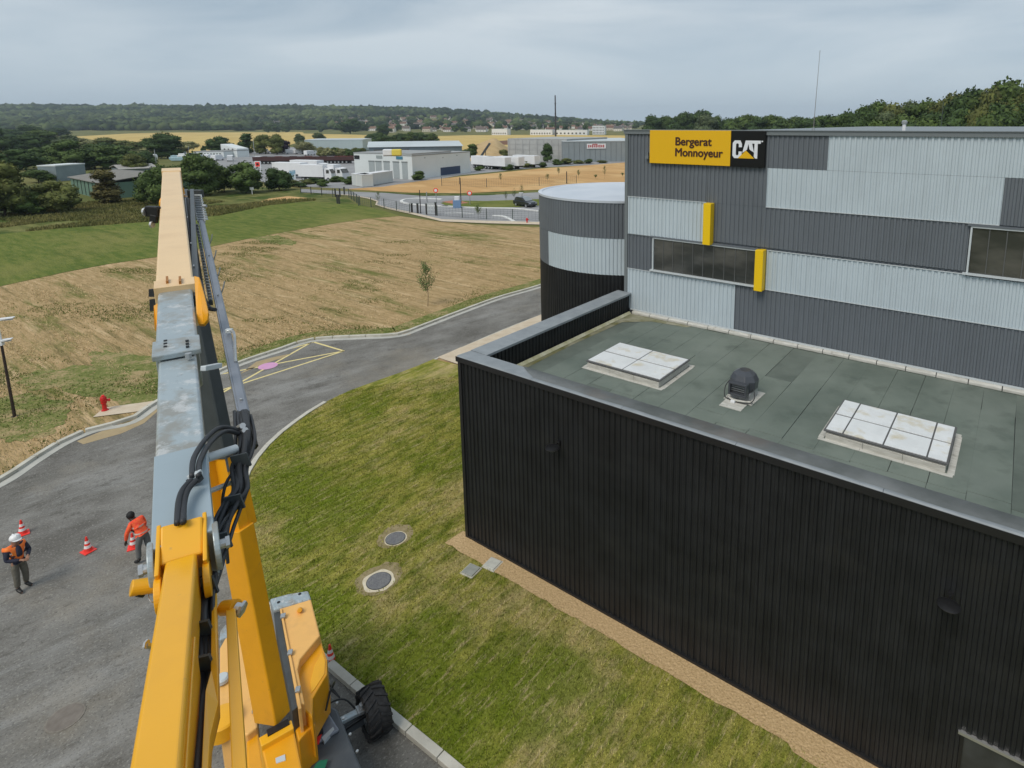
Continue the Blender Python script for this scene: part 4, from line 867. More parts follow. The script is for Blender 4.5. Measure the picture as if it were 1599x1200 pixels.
# chassis and wheels
ax0 = Vector(g(500, 1158, .55)); ax1 = Vector(g(584, 1109, .52)); axd = (ax1-ax0); axd.z = 0; axd.normalize(); cd = Vector((axd.y, -axd.x, 0))
if cd.y > 0: cd = -cd
wc = Vector((ax1.x, ax1.y, .50))
def wheel(c, s_):
    w_ = empty('wheel', tuple(c-lift.location), math.atan2(axd.y, axd.x)); w_.parent = lift
    # local x = axle direction (outward = s_)
    prof = [(-.22, .36), (-.25, .43), (-.21, .475), (0, .485), (.21, .475), (.25, .43), (.22, .36)]
    n = 48; mb = MB()
    for x, r in prof:
        for k in range(n): a = 2*math.pi*k/n; mb.v.append((x, r*math.cos(a), r*math.sin(a)))
    m_ = len(prof)
    for j in range(m_):
        for k in range(n): mb.f.append((j*n+k, j*n+(k+1) % n, ((j+1) % m_)*n+(k+1) % n, ((j+1) % m_)*n+k))
    mb.build('tyre', M['rubber'], w_, smooth='auto')
    lug = MB()
    for sd_ in (-1, 1):
        for k in range(16):
            a0 = 2*math.pi*(k+(.5 if sd_ > 0 else 0))/16
            for t0, t1 in ((0, .5), (.5, 1.)):
                x0, x1 = sd_*(.01+.24*t0), sd_*(.01+.24*t1); p0_, p1_ = a0+.26*t0, a0+.26*t1; dw = .050
                vs = []
                for x, a in ((x0, p0_-dw), (x0, p0_+dw), (x1, p1_+dw), (x1, p1_-dw)):
                    for r in (.45, .525 if abs(x) < .20 else .50): vs.append((x, r*math.cos(a), r*math.sin(a)))
                lug.add(vs, [(0, 2, 3, 1), (2, 4, 5, 3), (4, 6, 7, 5), (6, 0, 1, 7), (1, 3, 5, 7), (0, 6, 4, 2)])
    lug.build('tread_lugs', M['rubber'], w_)
    mb = MB()
    for x0, x1, r in ((-.20, .20, .355), (-.22*s_, -.13*s_, .20)): mb.cyl((x0, 0, 0), (x1, 0, 0), r, n=28)
    mb.build('rim', M['boomd'], w_, bevel=.01)
    h = MB().cyl((-.25, 0, 0), (.25, 0, 0), .12, n=20)
    for k in range(8): a = k*math.pi/4; h.cyl((-.225, .16*math.cos(a), .16*math.sin(a)), (.225, .16*math.cos(a), .16*math.sin(a)), .018, n=6)
    h.build('hub', M['galv'], w_)
    return w_
wheel(wc, 1); wheel(wc-axd*2.25, -1); wheel(wc+cd*2.6, 1); wheel(wc+cd*2.6-axd*2.25, -1)
for c in (wc, wc+cd*2.6):
    LB(MB().beam(c-axd*2.1, c-axd*.16, .20, .20), 'axle', M['liftgrey'], bevel=.02)
    LB(MB().beam(c-axd*.85+cd*.16+Vector((0, 0, .14)), c-axd*.18+cd*.12+Vector((0, 0, .14)), .05, .05), 'steering_rod', M['black'])
    LB(MB().beam(c-axd*.75+cd*-.02+Vector((0, 0, .22)), c-axd*.30+Vector((0, 0, .20)), .14, .08), 'steering_cylinder', M['boomg'], bevel=.01)
    LB(MB().beam(c-axd*.36+Vector((0, 0, .24)), c-axd*.22+Vector((0, 0, .22)), .22, .07).cyl(c-axd*.25+Vector((0, 0, .1)), c-axd*.25+Vector((0, 0, .36)), .05, n=12), 'knuckle', M['galv'], bevel=.01)
    LB(MB().tube([c-axd*.35+cd*-.1+Vector((0, 0, .2)), c-axd*.5+cd*-.35+Vector((0, 0, .35)), c-axd*.8+cd*-.4+Vector((0, 0, .4)), c-axd*1.0+cd*-.2+Vector((0, 0, .3))], .018), 'brake_hose', M['black'], smooth=True)
cc = wc-axd*1.12+cd*1.3
ch_ = LB(MB().prism([tuple((cc+axd*a+cd*b).xy) for a, b in ((-.5, -1.75), (.28, -1.75), (.42, -1.45), (.42, 1.5), (.28, 1.8), (-.5, 1.8), (-.55, 1.4), (-.55, -1.4))], .36, .92), 'chassis', M['liftgrey'], bevel=.05)
LB(MB().prism([tuple((cc+axd*a+cd*b).xy) for a, b in ((-.4, -1.55), (.22, -1.55), (.3, -.9), (-.4, -.9))], .92, .99), 'chassis_cover', M['tubeg'], ch_, bevel=.03)
LB(MB().tube([cc+axd*.1+cd*-1.0+Vector((0, 0, 1.0)), cc+axd*.3+cd*-1.3+Vector((0, 0, 1.15)), cc+axd*.45+cd*-1.65+Vector((0, 0, .9)), cc+axd*.4+cd*-1.8+Vector((0, 0, .6))], .02), 'chassis_hose', M['black'], ch_, smooth=True)
for k in range(5):
    c_ = cc+cd*(-1.5+.42*k); LB(MB().cyl(c_+axd*.34+Vector((0, 0, .93)), c_+axd*.34+Vector((0, 0, .96)), .028, n=6), 'chassis_bolt', M['galv'], ch_)
LB(MB().prism([tuple((cc+axd*a+cd*b).xy) for a, b in ((-.30, -1.35), (.02, -1.35), (.02, -1.0), (-.30, -1.0))], .99, 1.10), 'valve_block', M['black'], ch_, bevel=.01)
for k in range(3): LB(MB().tube([cc+axd*(-.2+.1*k)+cd*-1.35+Vector((0, 0, 1.05)), cc+axd*(-.1+.1*k)+cd*-1.6+Vector((0, 0, 1.12)), cc+axd*(.2+.05*k)+cd*-1.85+Vector((0, 0, .9)), cc+axd*.5+cd*-1.5+Vector((0, 0, .6))], .014), 'chassis_hose', M['hose'], ch_, smooth=True)
def decal(pxs, z, mt, name): return LB(MB().prism([tuple(g(x, y, z)[:2]) for x, y in pxs], z-.004, z), name, mt, ch_)
decal([(488, 1149), (494, 1151), (493, 1144), (504, 1142), (500, 1155), (498, 1163), (484, 1162)], 1.02, M['red'], 'red_arrow')
decal([(494, 1192), (499, 1188), (512, 1186), (508, 1198), (506, 1207), (488, 1203)], 1.02, mat('green_paint', (.01, .16, .09), .5), 'green_arrow')
LB(MB().prism([tuple(g(x, y, 1.0)[:2]) for x, y in ((502, 1152), (520, 1135), (522, 1139), (506, 1158))], .5, 1.0), 'chassis_step', M['triml'], ch_)

# ------------------------------------------------------------------ cones
def cone(px, py, tilt=0):
    t = empty('traffic_cone', tuple(g(px, py, .02)), rng.uniform(0, 3), None, None, 'traffic cones on the asphalt')
    MB().box(-.165, .165, -.165, .165, 0, .03).build('base', M['red'], t, bevel=.012)
    MB().lathe([(.125, .028), (.115, .05), (.095, .14)], 20).build('body', M['red'], t, smooth='auto')
    MB().lathe([(.097, .14), (.078, .225)], 20).build('band', M['refl'], t, smooth='auto')
    MB().lathe([(.076, .225), (.062, .29)], 20).build('body', M['red'], t, smooth='auto')
    MB().lathe([(.064, .29), (.046, .37)], 20).build('band', M['refl'], t, smooth='auto')
    MB().lathe([(.044, .37), (.028, .47), (.024, .50), (.012, .50)], 20).build('body', M['red'], t, smooth='auto')
    return t
for px, py, lb in ((36, 834, 'red and white traffic cone behind the white-helmeted worker'), (138, 861, 'red and white traffic cone standing alone in the middle of the asphalt'),
                   (209, 855, 'red and white traffic cone held by the worker in the red jacket'), (517, 1034, 'red and white traffic cone on the kerb beside the lift turret')):
    tag(cone(px, py), lb, 'traffic cone')

# ------------------------------------------------------------------ people
def skinmesh(name, pts, edges, radii, mt, parent, sub=2, root=0):
    me = bpy.data.meshes.new(name); me.from_pydata([tuple(p) for p in pts], edges, []); me.update()
    o = bpy.data.objects.new(name, me); COL.objects.link(o); o.parent = parent; me.materials.append(mt)
    md = o.modifiers.new('skin', 'SKIN'); md.use_smooth_shade = True
    for i, r in enumerate(radii):
        sv = me.skin_vertices[0].data[i]; sv.radius = (r, r) if not isinstance(r, tuple) else r; sv.use_root = (i == root)
    s_ = o.modifiers.new('sub', 'SUBSURF'); s_.levels = sub; s_.render_levels = sub
    return o
def person(loc, rz, label, pose, cols, helmet):
    t = empty('person', tuple(loc), rz, label, 'person')
    J = dict(pelvis=(0, 0, .95), waist=(.0, 0, 1.08), chest=(.02, 0, 1.30), neck=(.03, 0, 1.47), head=(.05, 0, 1.62), crown=(.05, 0, 1.70),
             shL=(.01, .19, 1.41), elL=(.0, .27, 1.14), wrL=(.2, .2, 1.05), shR=(.01, -.19, 1.41), elR=(.0, -.27, 1.14), wrR=(.2, -.2, 1.05),
             hiL=(0, .09, .90), knL=(.03, .10, .50), anL=(0, .11, .10), toL=(.16, .13, .045), hiR=(0, -.09, .90), knR=(.03, -.10, .50), anR=(0, -.11, .10), toR=(.16, -.13, .045))
    J.update(pose); J = {k: Vector(v) for k, v in J.items()}
    V_ = lambda n: J[n]
    # body: one continuous skin surface
    names = ['pelvis', 'waist', 'chest', 'neck', 'head', 'crown', 'shL', 'elL', 'wrL', 'shR', 'elR', 'wrR', 'hiL', 'knL', 'anL', 'toL', 'hiR', 'knR', 'anR', 'toR']
    rad = [.12, .11, .13, .055, .095, .07, .06, .043, .03, .06, .043, .03, .08, .055, .04, .03, .08, .055, .04, .03]
    ed = [(0, 1), (1, 2), (2, 3), (3, 4), (4, 5), (2, 6), (6, 7), (7, 8), (2, 9), (9, 10), (10, 11), (0, 12), (12, 13), (13, 14), (14, 15), (0, 16), (16, 17), (17, 18), (18, 19)]
    pts = [V_(n) for n in names]
    fd = (V_('head')-V_('neck')).normalized(); fw = Vector((1, 0, 0)); fw = (fw-fd*fw.dot(fd)).normalized(); sd_ = fd.cross(fw)
    i0 = len(pts); pts += [V_('head')+fw*.075+fd*-.035, V_('head')+fw*.112+fd*-.0, V_('head')+sd_*.095, V_('head')-sd_*.095]; rad += [.055, .018, .016, .016]
    ed += [(4, i0), (4, i0+1), (4, i0+2), (4, i0+3)]
    for sfx, wi in (('L', 8), ('R', 11)):   # palm, four fingers and a thumb
        el, wr = V_('el'+sfx), V_('wr'+sfx); d = (wr-el).normalized(); s2 = d.cross(Vector((0, 0, 1))).normalized(); up_ = s2.cross(d)
        b = len(pts); pts.append(wr+d*.07); rad.append(.034); ed.append((wi, b))
        for k, ln in enumerate((.07, .085, .08, .06)):
            o_ = (k-1.5)*.021
            q1 = wr+d*(.09)+s2*o_; q2 = q1+d*ln*.55-up_*.008; q3 = q2+d*ln*.4-up_*.025
            c = len(pts); pts += [q1, q2, q3]; rad += [.0105, .0095, .008]; ed += [(b, c), (c, c+1), (c+1, c+2)]
        sg = -1 if sfx == 'R' else 1
        c = len(pts); pts += [wr+d*.05-s2*.035*sg, wr+d*.085-s2*.055*sg-up_*.01]; rad += [.012, .010]; ed += [(b, c), (c, c+1)]
    skinmesh('body', pts, ed, rad, cols['skin'], t, 2)
    def cloth(name, nm, rr, edges, mt, shift=None):
        p_ = [V_(n) if isinstance(n, str) else lerp(V_(n[0]), V_(n[1]), n[2]) for n in nm]
        return skinmesh(name, p_, edges, rr, mt, t, 2)
    cloth('trousers', ['pelvis', ('pelvis', 'waist', .45), 'hiL', 'knL', ('knL', 'anL', .85), 'hiR', 'knR', ('knR', 'anR', .85)], [(.155, .13), (.15, .125), .105, .082, .072, .105, .082, .072],
          [(0, 1), (0, 2), (2, 3), (3, 4), (0, 5), (5, 6), (6, 7)], cols['trouser'])
    cloth('top', ['waist', ('waist', 'chest', .5), 'chest', ('chest', 'neck', .75), 'shL', 'elL', ('elL', 'wrL', .95), 'shR', 'elR', ('elR', 'wrR', .95), ('pelvis', 'waist', .2)],
          [(.16, .135), (.165, .14), (.175, .15), .075, .083, .062, .048, .083, .062, .048, (.16, .135)], [(0, 1), (1, 2), (2, 3), (2, 4), (4, 5), (5, 6), (2, 7), (7, 8), (8, 9), (0, 10)], cols['top'])
    for sfx in 'LR':
        bo = cloth('boot', [('knL', 'anL', .8), 'anL', 'toL'] if sfx == 'L' else [('knR', 'anR', .8), 'anR', 'toR'], [.062, .060, .045], [(0, 1), (1, 2)], M['boot'])
    if cols.get('vest'):
        vo = cloth('vest', [('pelvis', 'waist', .2), 'waist', ('waist', 'chest', .5), 'chest', ('chest', 'neck', .55), 'shL', ('shL', 'elL', .22), 'shR', ('shR', 'elR', .22)],
              [(.185, .155), (.182, .155), (.188, .162), (.195, .168), .10, .10, .088, .10, .088], [(0, 1), (1, 2), (2, 3), (3, 4), (3, 5), (5, 6), (3, 7), (7, 8)], cols['vest'])
        q_ = lambda a, b, t_, f_: lerp(V_(a), V_(b), t_)+Vector((f_, 0, 0))
        fr_ = skinmesh('jumper_front', [q_('waist', 'chest', .15, .115), q_('waist', 'chest', .7, .125), q_('chest', 'neck', .35, .105), q_('chest', 'neck', .8, .03)], [(0, 1), (1, 2), (2, 3)], [.088, .088, .075, .07], cols['top'], t, 2)
        for tt in (.25, .8):
            c = lerp(V_('pelvis'), V_('chest'), tt+.1); b = MB(); n = 30; rx, ry_ = .172, .20
            for z in (0, .05):
                for j_ in range(n):
                    a = R_(42)+(2*math.pi-R_(84))*j_/(n-1); b.v.append(tuple(c+Vector((rx*math.cos(a), ry_*math.sin(a), z))))
            b.f = [(j_, j_+1, n+j_+1, n+j_) for j_ in range(n-1)]; bo = b.build('reflective_band', M['band'], vo, smooth=True)
    else:
        for tt in (.1, .75):
            c = lerp(V_('pelvis'), V_('chest'), tt+.1); b = MB(); n = 30
            for z in (0, .05):
                for j_ in range(n): a = 2*math.pi*j_/(n-1); b.v.append(tuple(c+Vector((.160*math.cos(a), .185*math.sin(a), z))))
            b.f = [(j_, j_+1, n+j_+1, n+j_) for j_ in range(n-1)]; b.build('reflective_band', M['band'], t, smooth=True)
        skinmesh('dark_scarf', [lerp(V_('chest'), V_('neck'), .9)+Vector((.02, .06, 0)), V_('chest')+Vector((.06, .15, .0)), V_('waist')+Vector((.06, .15, .02))], [(0, 1), (1, 2)], [.05, .045, .03], M['hair'], t, 2)
    hc = V_('head')
    if helmet:
        hm = MB().lathe([(.125, .055), (.128, .09), (.122, .13), (.10, .165), (.06, .188), (.015, .195)], 24, tuple(hc)).build('helmet', M['helmet'], t, smooth=True)
        pk = [(.125*math.cos(a), .125*math.sin(a)) for a in np.linspace(-1.1, 1.1, 10)]+[(.04+.15*math.cos(a), .11*math.sin(a)) for a in np.linspace(1.0, -1.0, 10)]
        MB().prism([(hc.x+x, hc.y+y) for x, y in pk], hc.z+.052, hc.z+.066).build('brim', M['helmet'], hm)
        MB().beam(hc+Vector((-.10, 0, .185)), hc+Vector((.10, 0, .185)), .03, .02).build('ridge', M['helmet'], hm, bevel=.008)
        skinmesh('hair', [hc+Vector((-.03, 0, .0)), hc+Vector((-.045, 0, .05))], [(0, 1)], [.085, .09], M['hair'], t, 2)
    else:
        hb = MB(); hv = IV2*np.array([.118, .108, .118])*(1+.03*np.sin(IV2[:, :1]*17+IV2[:, 1:2]*13)); c_ = hc-fw*.022+fd*.035
        hb.add([tuple(Vector(v)+c_) for v in hv], [tuple(f) for f in IF2]); hb.build('hair', M['hair'], t, smooth=True)
    for s_ in (-1, 1):
        ee = hc+fw*.093+sd_*(.034*s_)+fd*.012
        MB().lathe([(.004, -.011), (.010, -.006), (.0115, 0), (.010, .006), (.004, .011)], 8, tuple(ee)).build('eye', M['black'], t, smooth=True)
    return t
toward = math.atan2
p1 = g(36, 921, .02)
pr = person(p1, R_(-18), 'worker in white helmet, orange vest and navy jumper standing with hands joined', dict(anL=(-.06, .13, .10), toL=(.12, .17, .045), knL=(.02, .12, .50), anR=(.02, -.12, .10), toR=(.20, -.12, .045),
        head=(.08, 0, 1.60), crown=(.10, 0, 1.67), elL=(.07, .27, 1.13), wrL=(.30, .10, 1.10), elR=(.05, -.27, 1.13), wrR=(.30, -.06, 1.08)),
        dict(skin=M['skin'], trouser=M['khaki'], top=M['navy'], vest=M['orange']), True)
p2 = g(229, 876, .02)
person(p2, R_(168), 'dark-haired worker in a red-orange jacket bending towards the cone he holds', dict(waist=(.05, 0, 1.06), chest=(.17, 0, 1.24), neck=(.27, 0, 1.36), head=(.35, 0, 1.47), crown=(.40, 0, 1.53),
        shL=(.17, .18, 1.33), elL=(.27, .26, 1.06), wrL=(.36, .24, .80), shR=(.17, -.18, 1.33), elR=(.20, -.27, 1.05), wrR=(.32, -.22, .80),
        knL=(.10, .12, .52), anL=(.10, .14, .10), toL=(.26, .17, .045), knR=(-.02, -.10, .50), anR=(-.22, -.11, .12), toR=(-.08, -.12, .045)),
        dict(skin=M['skind'], trouser=M['greycl'], top=M['hvred'], vest=None), False)

# ------------------------------------------------------------------ hydrant, lamp post, covers
hy = empty('fire_hydrant', tuple(g(164, 641, .042)), .6, 'red fire hydrant on the pale pad beside the road', 'fire hydrant')
MB().lathe([(.14, 0), (.14, .04), (.09, .06), (.085, .34), (.12, .36), (.12, .40)], 18).build('base', M['hyd'], hy, smooth='auto')
MB().lathe([(.105, .40), (.115, .44), (.13, .52), (.125, .64), (.09, .70), (.03, .72)], 18).build('body', M['hyd'], hy, smooth='auto')
MB().cyl((0, 0, .50), (.22, 0, .47), .055, n=12).cyl((.2, 0, .47), (.24, 0, .465), .07, n=12).build('outlet', M['hyd'], hy)
MB().cyl((0, 0, .50), (-.10, .15, .47), .045, n=12).build('outlet', M['hyd'], hy); MB().box(-.05, .05, -.05, .05, .71, .76).build('cap_nut', M['red'], hy, bevel=.01)
S(sheet('hydrant_pad', [(145, 653), (163, 638), (245, 627), (215, 644)], M['slab'], .042))
lp_ = g(23, 651)
lh = 3.5
lp = empty('street_lamp', tuple(lp_), R_(20), 'dark street lamp post with two white heads at the left edge', 'street lamp')
lc = mat('lamp_post', (.035, .022, .02), .5)
MB().cyl((0, 0, 0), (0, 0, lh), .065, .05, n=12).build('pole', lc, lp); MB().cyl((0, 0, 0), (0, 0, .03), .13, n=12).build('base_plate', lc, lp)
MB().cyl((0, 0, lh), (0, 0, lh+1.2), .05, .045, n=12).build('pole_top', M['white'], lp)
for z, a, L_ in ((lh+.12, -.1, .42), (lh+1.1, .0, .62)):
    hd_ = MB().extr([(0.02, z), (.12, z+.03), (L_, z+.10), (L_, z+.135), (.12, z+.12), (.02, z+.10)], 'y', -.11, .11).build('lamp_head', M['white'], lp, bevel=.015)
    MB().box(.15, L_-.05, -.08, .08, z+.02, z+.035).build('lens', M['triml'], hd_)
MB().box(-.08, .08, -.10, .10, lh-.04, lh+.12).build('bracket', M['white'], lp, bevel=.02)
def manhole(px, py, r, ring, label, name='manhole_cover'):
    t = empty(name, tuple(g(px, py, .10)), .4, label, 'manhole cover', None)
    rr = [(r*1.0+ring*(1+.5*noise.noise(Vector((math.cos(a)*1.5, math.sin(a)*1.5, px*.1))))) for a in np.linspace(0, 2*math.pi, 33)[:-1]]
    MB().prism([(q*math.cos(2*math.pi*k/32), q*math.sin(2*math.pi*k/32)) for k, q in enumerate(rr)], -.02, .010).build('surround', M['irono'], t)
    MB().lathe([(r*1.04, -.02), (r*1.04, .022), (r*.99, .022)], 40).build('frame', M['boomd'], t)
    lidm = M['iron']; lid = MB().lathe([(r*.975, .0), (r*.975, .026), (r*.9, .03)], 40).build('lid', lidm, t)
    mb = MB()
    for i in range(-4, 5):
        for j in range(-4, 5):
            x, y = i*r*.2, j*r*.2
            if math.hypot(x, y) < r*.86: mb.box(x-r*.06, x+r*.06, y-r*.06, y+r*.06, .029, .034)
    tag(mb.build('lid_studs', lidm, lid), kind='stuff')
manhole(591.5, 908, .335, .12, 'round grey manhole cover with a white ring, nearer the lift wheel')
manhole(617.5, 841.5, .30, .05, 'round bluish manhole cover without a white ring, farther up the lawn')
blob('bare_soil', 617.5, 842, .62, .52, M['soil'], .104, 3.); blob('bare_soil', 593, 909, .72, .60, M['soil'], .104, 8.)
t = empty('manhole_cover', tuple(g(102, 1121, .02)), .4, 'brown round manhole cover sunk in the asphalt at lower left', 'manhole cover')
cov = mat('rusty_cover', (.15, .128, .108), .8, col2=(.20, .175, .15), vscale=5)
MB().lathe([(.36, -.02), (.36, .012), (.33, .014)], 40).build('frame', mat('cover_rim', (.20, .178, .15), .8, var=.2, vscale=9), t); MB().lathe([(.325, -.02), (.325, .016), (.30, .018)], 40).build('lid', cov, t)
for px, py, lb, mt in ((735.5, 891, 'grey square inspection slab in the grass by the gravel bed', 'concrete'), (769, 881, 'pale square inspection slab lying in the gravel bed', 'irono')):
    t = empty('inspection_slab', tuple(g(px, py, .13)), BROT+.12, lb, 'slab')
    MB().box(-.19, .19, -.20, .20, -.06, .035).build('lid', mat('slab_'+mt, (.30, .31, .28) if mt == 'concrete' else (.52, .52, .47), .8, var=.1, vscale=6), t, bevel=.015)
    MB().box(-.23, .23, -.24, .24, -.08, .0).build('frame', M['concrete'], t, bevel=.01)
print('lift done')

# ------------------------------------------------------------------ trees
ORD = ['first', 'second', 'third', 'fourth', 'fifth', 'sixth', 'seventh', 'eighth', 'ninth', 'tenth', 'eleventh', 'twelfth', 'thirteenth', 'fourteenth', 'fifteenth', 'sixteenth', 'seventeenth', 'eighteenth', 'nineteenth', 'twentieth', 'twenty-first', 'twenty-second', 'twenty-third', 'twenty-fourth', 'twenty-fifth', 'twenty-sixth', 'twenty-seventh', 'twenty-eighth', 'twenty-ninth', 'thirtieth', 'thirty-first', 'thirty-second', 'thirty-third', 'thirty-fourth', 'thirty-fifth', 'thirty-sixth']
def crown_mesh(name, seed, lobes, nleaf, ls, shape='round'):
    r = np.random.RandomState(seed); Vs = []; Fs = []; base = 0; L_ = []
    for i in range(lobes):
        a = r.uniform(0, 2*math.pi); h = r.uniform(0, 1)
        if shape == 'round': rad = .30*math.sqrt(max(0, 1-(h*1.7-.75)**2))*r.uniform(.5, 1.1); z = .18+.66*h; R = r.uniform(.13, .22)
        elif shape == 'tall': rad = .15*(1-(h-.4)**2*1.6)*r.uniform(.3, 1.1); z = .12+.74*h; R = r.uniform(.10, .16)
        else: rad = .26*(1-h)*r.uniform(.4, 1.); z = .12+.80*h; R = .05+.14*(1-h)
        L_.append((rad*math.cos(a), rad*math.sin(a), z, R))
    if shape == 'round': L_.append((0, 0, .5, .27))
    for (x, y, z, R) in L_:
        d = np.array([noise.noise(Vector(p)*2.1+Vector((x*9, y*9, z*9+seed))) for p in IV2*1.0])
        v = IV2*(R*(.80+.35*d))[:, None]*np.array([1, 1, .85])+np.array([x, y, z]); Vs.append(v); Fs.append(IF2+base); base += len(v)
    core = (np.concatenate(Vs), np.concatenate(Fs))
    n = nleaf; k = r.randint(0, len(L_), n); La = np.array(L_)
    w_ = La[:, 3]**2; k = r.choice(len(L_), n, p=w_/w_.sum())
    dirs = r.normal(size=(n, 3)); dirs[:, 2] = dirs[:, 2]*.9+.15; dirs /= np.linalg.norm(dirs, axis=1)[:, None]
    rr = La[k, 3]*(.82+.30*r.rand(n)**1.5)
    c = La[k, :3]+dirs*rr[:, None]*np.array([1, 1, .87])
    nn = dirs+.8*r.normal(size=(n, 3)); nn /= np.linalg.norm(nn, axis=1)[:, None]
    t1 = np.cross(nn, r.normal(size=(n, 3))); t1 /= np.linalg.norm(t1, axis=1)[:, None]; t2 = np.cross(nn, t1)
    s_ = ls*r.uniform(.6, 1.4, n)[:, None]
    q = np.stack([c+t1*s_, c+t2*s_*.7, c-t1*s_, c-t2*s_*.7], 1).reshape(-1, 3); lb = base+np.arange(n)*4
    lf = np.concatenate([np.c_[lb, lb+1, lb+2], np.c_[lb, lb+2, lb+3]])
    V = np.concatenate([core[0], q]); Fc = np.concatenate([core[1], lf])
    me = bpy.data.meshes.new(name); me.vertices.add(len(V)); me.vertices.foreach_set('co', V.astype(np.float32).ravel())
    me.loops.add(Fc.size); me.loops.foreach_set('vertex_index', Fc.astype(np.int32).ravel()); me.polygons.add(len(Fc)); me.polygons.foreach_set('loop_start', np.arange(0, Fc.size, 3, dtype=np.int32))
    me.update(calc_edges=True); me.materials.append(LEAF[0]); return me
def trunk_mesh():
    mb = MB(); mb.tube([(0, 0, -.05), (.01, 0, .15), (-.01, .01, .35), (.01, 0, .62)], .018, n=6)
    for a in (0, 1.3, 2.7, 4.1, 5.2): mb.tube([(0, 0, .22+.03*a), (.08*math.cos(a), .08*math.sin(a), .36+.03*a), (.2*math.cos(a), .2*math.sin(a), .5+.04*a)], .009, n=5, sub=2)
    m = mb.mesh('trunk'); m.materials.append(M['bark']); return m
TM = trunk_mesh()
CR = [crown_mesh('crown', 11+i, 17, 2600, .026) for i in range(5)]+[crown_mesh('crown', 31+i, 13, 1800, .024, 'tall') for i in range(2)]+[crown_mesh('crown', 51, 16, 1800, .022, 'cone')]
SMALL = [crown_mesh('crown', 71+i, 10, 900, .034) for i in range(3)]
def tree(x, y, z, h, wd, leaf, label, group=None, cm=None, kind='round', cat='tree', name=None):
    t = empty(name or 'tree', (x, y, z), 0, label, cat, group)
    c = cm or (rng.choice(CR[:5]) if kind == 'round' else rng.choice(CR[5:7]) if kind == 'tall' else CR[7])
    o = bpy.data.objects.new('crown', c); COL.objects.link(o); o.parent = t; o.rotation_euler = (0, 0, rng.uniform(0, 6.28))
    w0 = .80 if kind == 'round' else .50 if kind == 'tall' else .62
    o.scale = (wd/w0, wd/w0, h); o.material_slots[0].link = 'OBJECT'; o.material_slots[0].material = LEAF[leaf]
    tr = bpy.data.objects.new('trunk', TM); COL.objects.link(tr); tr.parent = t; tr.scale = (wd/w0, wd/w0, h); return t
def ptree(px, yb, yt, wpx, leaf, label, group=None, kind='round', cat='tree', name=None, hz=0):
    b = g(px, yb, hz); q = pj(b)[2]
    h = hgt(yt, b)-hz
    return tree(b[0], b[1], hz-.1, h, wpx*q/F, leaf, label, group, kind=kind, cat=cat, name=name)
TL = [(8, 338, 250, 74, 2, 'big olive tree at the left edge beside the rough meadow', 'round'), (44, 336, 286, 60, 1, 'bushy tree between the big left-edge tree and the green shed', 'round'),
 (90, 333, 277, 62, 2, 'round bush in front of the green shed, left of its wall', 'round'), (22, 272, 229, 72, 0, 'dark domed tree at the left edge behind the olive tree', 'round'),
 (72, 264, 221, 80, 1, 'wide tree behind the pale blue shed block', 'round'), (88, 260, 238, 34, 6, 'rust-tinged tree in front of the wide tree by the parked vans', 'round'),
 (172, 318, 262, 46, 6, 'brownish poplar standing before the green shed', 'tall'), (100, 234, 208, 38, 3, 'grey-green rounded tree at the near edge of the left wheat field', 'round'),
 (131, 232, 214, 30, 5, 'pale tree just right of the grey-green rounded tree', 'round'), (243, 320, 250, 54, 1, 'tree directly left of the boom end', 'round'),
 (262, 248, 208, 54, 0, 'dark round tree above the boom end', 'round'), (293, 240, 219, 34, 5, 'pale bush right of the dark round tree above the boom', 'round'),
 (318, 243, 221, 10, 0, 'small dark conifer in front of the wheat field', 'cone'), (342, 240, 211, 36, 0, 'dark tree behind the white shop with the raised roof', 'round'),
 (386, 241, 207, 26, 0, 'tall dark tree right of the white raised roof', 'tall'), (414, 241, 207, 32, 2, 'olive tree left of the purple tree', 'round'), (433, 242, 210, 26, 2, 'smaller olive tree touching the purple tree', 'round'),
 (441, 240, 217, 32, 4, 'dark purple tree beside the olive trees near the shop', 'round'), (318, 306, 239, 62, 1, 'large dark tree right of the boom end, tallest in the front row', 'round'), (350, 300, 250, 40, 1, 'tree in the front row between the two largest', 'round'),
 (384, 302, 249, 56, 1, 'broad tree left of the red and white sign', 'round'), (436, 298, 257, 40, 0, 'dark rounded bush left of the parked lorries', 'round'),
 (470, 234, 209, 18, 3, 'small greyish tree on the wheat field, left one of two', 'round'), (497, 222, 206, 20, 3, 'small greyish tree on the wheat field, right one of two', 'round'),
 (474, 241, 219, 34, 5, 'pale green tree at the left end of the long pale warehouse', 'round'), (547, 209, 184, 36, 0, 'dark domed tree standing out before the village', 'round'), (598, 212, 195, 24, 0, 'smaller dark domed tree right of the largest one before the village', 'round'),
 (855, 254, 224, 20, 0, 'dark tree in front of the concrete halls', 'round'), (790, 247, 232, 22, 2, 'pale bush by the sand heap', 'round'), (737, 246, 224, 24, 1, 'dark tree at the right end of the grey warehouse', 'round'), (724, 247, 234, 34, 1, 'bush at the right end of the grey warehouse', 'round')]
for (px, yb, yt, wp, lf, lb, kd) in TL: ptree(px, yb, yt, wp, lf, lb, kind=kd)
